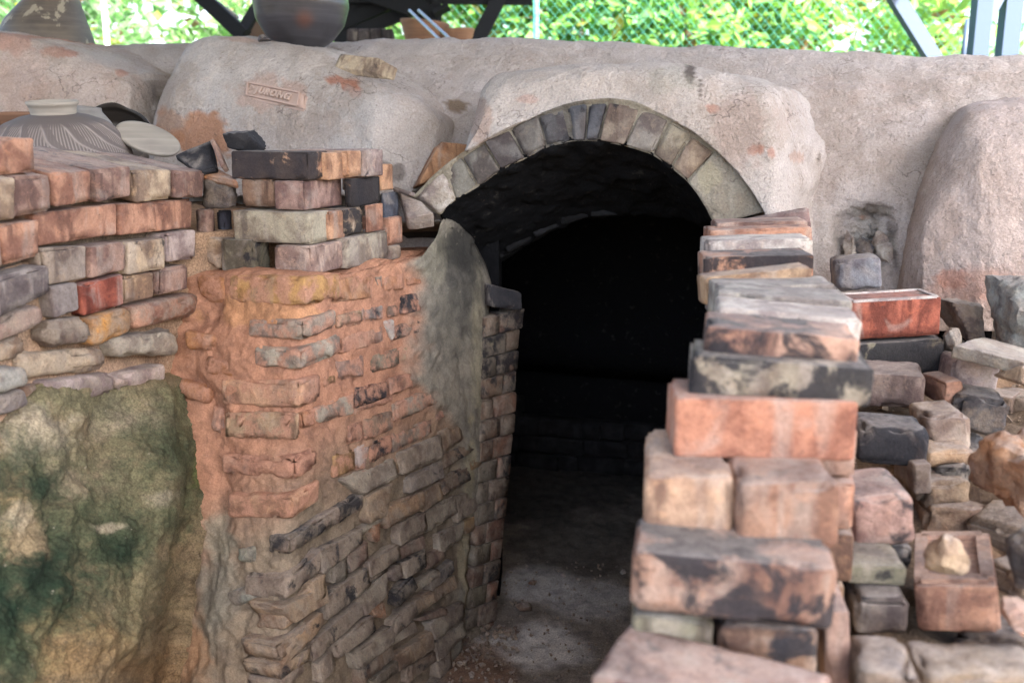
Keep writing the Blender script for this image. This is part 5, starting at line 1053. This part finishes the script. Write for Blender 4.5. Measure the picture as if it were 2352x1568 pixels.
for (u0, v0, w_, lb, ti) in ((975, 70, 56, 'large brown clay basin with a thick rim, behind the steel pipes', .10), (1046, 84, 44, 'brown clay basin behind the kiln crest right of the pipes', -.05)):
    c = P(u0, v0, 5.5); R_ = w_ / FPX * 5.5
    V, Fc = lathe([(r * R_, z * R_) for r, z in prof([(0, -.9), (.6, -.9), (.85, -.2), (1.0, .22), (1.05, .34), (.98, .40), (.92, .3), (.8, -.1), (0, -.7)], 50)], 56, rot([0, 1, 0], ti), c)
    tag(mesh('basin', V, Fc, M_TERRA), lb, 'basin')

# ------------------------------------------------------------------ chain link fence
def mat_flat(name, col, rough=.6): m = N(name, rough, .3); return m.done(col)
M_WIRE = mat_flat('green_wire', (.07, .30, .26)); M_FP = mat_flat('galvanised_post', (.30, .30, .28))
FN = empty('chain_link_fence', (0, 6.9, 0)); tag(FN, 'green chain link fence between the kiln and the trees', 'fence')
fy = 6.9; vf = []
def wire(x0, z0, x1, z1):
    a, b = np.array([x0, fy + .004, z0]), np.array([x1, fy - .004, z1]); return tube([a, b], .0013, 3, False)
ztop = 2.33; z0_ = 1.55; cell = .062; Hh = ztop - z0_
x = -.75; vg = []
while x < 4.6:
    vf.append(wire(x, z0_, x + Hh * .9, ztop)); vf.append(wire(x + Hh * .9, z0_, x, ztop)); x += cell
V, Fc = join(*vf); o = mesh('wire_mesh', V, Fc, M_WIRE, FN, smooth_=False); o['kind'] = 'stuff'
x = -4.7
while x < -.75:
    for x0_, x1_ in ((x, x + Hh * .9), (x + Hh * .9, x)): vg.append(tube([np.array([x0_, fy + .004, z0_]), np.array([x1_, fy - .004, ztop])], .0009, 3, False))
    x += .075
V, Fc = join(*vg); o = mesh('wire_mesh', V, Fc, M_FP, FN, smooth_=False); o['kind'] = 'stuff'; o['label'] = 'old grey wire mesh'
for u in (246, 1231):
    p_ = P(u, 60, 6.9 * .965); V, Fc = tube([[p_[0], fy + .03, 0], [p_[0], fy + .03, 2.75]], .020, 12); mesh('post', V, Fc, M_FP if u < 500 else M_WIRE, FN)
for z in (2.34,):
    V, Fc = tube([[-4.6, fy + .02, z], [4.6, fy + .02, z]], .012, 8); mesh('rail', V, Fc, M_WIRE, FN)

# ------------------------------------------------------------------ bushes and trees beyond
def mat_leaf(name, c1, c2):
    m = N(name, .5, .35); v = m.coord(); at = m.new('ShaderNodeAttribute', attribute_name='tint')
    c = at.outputs['Color']
    tr = m.new('ShaderNodeBsdfTranslucent'); mx = m.new('ShaderNodeMixShader'); mx.inputs[0].default_value = .45
    c2_ = m.mix(1., c, (1.6, 1.6, 1.2), 'MULTIPLY')
    m.l(c, m.b.inputs['Base Color']); m.l(c2_, tr.inputs['Color']); out = m.t.nodes['Material Output']
    m.l(m.b.outputs[0], mx.inputs[1]); m.l(tr.outputs[0], mx.inputs[2]); m.l(mx.outputs[0], out.inputs['Surface']); return m.m
M_LEAF = mat_leaf('leaf', 0, 0); m = N('bark', .9, .2); M_BARK = m.done(m.mix(m.noise(m.coord(), 20, 4), (.17, .13, .10), (.27, .22, .17)))

def bush(name, x, y, w_, h0, h1, n, leaf, col, label, group, seed, cat='bush', stems=5, yw=.7):
    g_ = np.random.default_rng(seed); root = empty(name, (x, y, 0)); tag(root, label, cat, group)
    # leaf clumps
    nc = 26; cc = np.stack([g_.normal(0, .42, nc) * w_, g_.normal(0, .42, nc) * yw, g_.uniform(h0, h1, nc)], -1) + np.array([x, y, 0])
    idx = g_.integers(0, nc, n); pos = cc[idx] + g_.normal(0, 1, (n, 3)) * np.array([.24, .22, .20]) * (.6 + .5 * w_)
    d = unit(np.array([0, 0, 1])) ; ax = g_.normal(0, 1, (n, 3)); ax[:, 2] = ax[:, 2] * .5 - .25; ax /= np.linalg.norm(ax, axis=1, keepdims=True)
    sd = np.cross(ax, g_.normal(0, 1, (n, 3))); sd /= np.linalg.norm(sd, axis=1, keepdims=True); up = np.cross(ax, sd)
    L = leaf * g_.uniform(.6, 1.3, n)[:, None]; Wd = L * g_.uniform(.35, .5, n)[:, None]
    v0_ = pos; v1_ = pos + ax * L * .45 + sd * Wd * .5 + up * Wd * .12; v2_ = pos + ax * L; v3_ = pos + ax * L * .45 - sd * Wd * .5 + up * Wd * .12; vm = pos + ax * L * .5
    V = np.stack([v0_, v1_, v2_, v3_, vm], 1).reshape(-1, 3); b = np.arange(n)[:, None] * 5
    Fq = np.concatenate([b + np.array([[0, 1, 4]]), b + np.array([[1, 2, 4]]), b + np.array([[2, 3, 4]]), b + np.array([[3, 0, 4]])], 0)
    o = mesh('leaves', V, Fq.tolist(), M_LEAF, root, smooth_=False)
    base = np.array(col); tint = base[None] * np.array([1.9, 2.3, 3.2]) * g_.uniform(.55, 1.4, (n, 1)) * np.array([1, 1, 1]); yl = g_.random(n) < .08; tint[yl] = np.array([.16, .17, .03]) * g_.uniform(.7, 1.3, (yl.sum(), 1)); br = g_.random(n) < .025; tint[br] = (.17, .10, .06)
    color_attr(o, np.concatenate([np.repeat(tint, 5, 0), np.ones((n * 5, 1))], 1))
    for k in range(stems):
        t_ = cc[g_.integers(0, nc)]; bx = np.array([x + g_.normal(0, .15) * w_, y + g_.normal(0, .1), 0]); mid = (bx + t_) / 2 + g_.normal(0, .07, 3)
        V, Fc = tube([bx, (bx * .6 + mid * .4) + g_.normal(0, .03, 3), mid, t_], [.02, .017, .013, .006], 6); mesh('stem', V, Fc, M_BARK, root)
GB = 'bushes behind the fence'
blist = [(-4.4, 7.6, .9, (.055, .10, .03), 'leafy green bush behind the leaning glazed jar at the far left'), (-3.45, 8.2, .8, (.06, .11, .03), 'green bush behind the grey fence post at the left'), (-2.45, 9.0, .8, (.085, .13, .035), 'pale sunlit bush left of the shed truss'),
         (-1.2, 10.2, .9, (.07, .12, .03), 'green bush glimpsed under the shed roof by the round pot'), (-.25, 8.3, .7, (.075, .13, .025), 'yellow-green bush behind the timber brace and the basins'), (.35, 7.6, .6, (.085, .14, .025), 'bright bush around the green fence post'), (1.0, 8.2, .7, (.07, .13, .04), 'green bush right of the green fence post'),
         (1.6, 7.5, .6, (.10, .15, .03), 'yellow-green broad leaved bush near the middle of the hedge'), (2.2, 8.4, .7, (.08, .14, .04), 'bush with some brown leaves right of the hedge middle'), (2.85, 7.7, .6, (.10, .15, .03), 'lemon green bush left of the slanting steel brace'), (3.45, 8.6, .7, (.09, .15, .06), 'pale bush behind the slanting steel brace')]
for k, (x, y, w_, col, lb) in enumerate(blist): bush('bush', x, y, w_, .4, 2.75 if k < 10 else 2.15, 2500 if k < 10 else 1400, .15 if k % 2 else .19, col, lb, GB, 200 + k)
tl = [(-5.6, 12.5, 'tall tree far behind the glazed jar', .06), (-3.0, 14, 'tall tree far behind the grey fence post', .07), (-.2, 13, 'tall tree far behind the shed', .065), (1.6, 12, 'tall tree behind the middle of the hedge', .06), ]
for k, (x, y, lb, g0) in enumerate(tl):
    bush('tree', x, y, 1.5, 1.2, 5.2, 5200, .17, (g0, g0 * 1.75, .03), lb, 'trees beyond the fence', 300 + k, cat='tree', stems=3, yw=1.2)
    V, Fc = tube([[x, y, 0], [x + .05, y, 1.5], [x - .04, y + .05, 3], [x + .1, y, 4.6]], [.11, .09, .07, .03], 10); o = mesh('trunk', V, Fc, M_BARK); adopt(o, [q for q in bpy.data.objects if q.get('label') == lb][0])
for (u, d, lb) in ((1240, 7.3, 'slim bare sapling stem beside the green fence post'), (1850, 7.6, 'thin brown sapling stem in the hedge left of the steel brace')):
    p_ = P(u, 50, d); V, Fc = tube([[p_[0] - .05, p_[1], 0], [p_[0] - .02, p_[1], 1.2], [p_[0], p_[1], p_[2]], [p_[0] + .04, p_[1], 3.2]], [.022, .018, .015, .01], 8); tag(mesh('sapling', V, Fc, M_BARK), lb, 'tree')
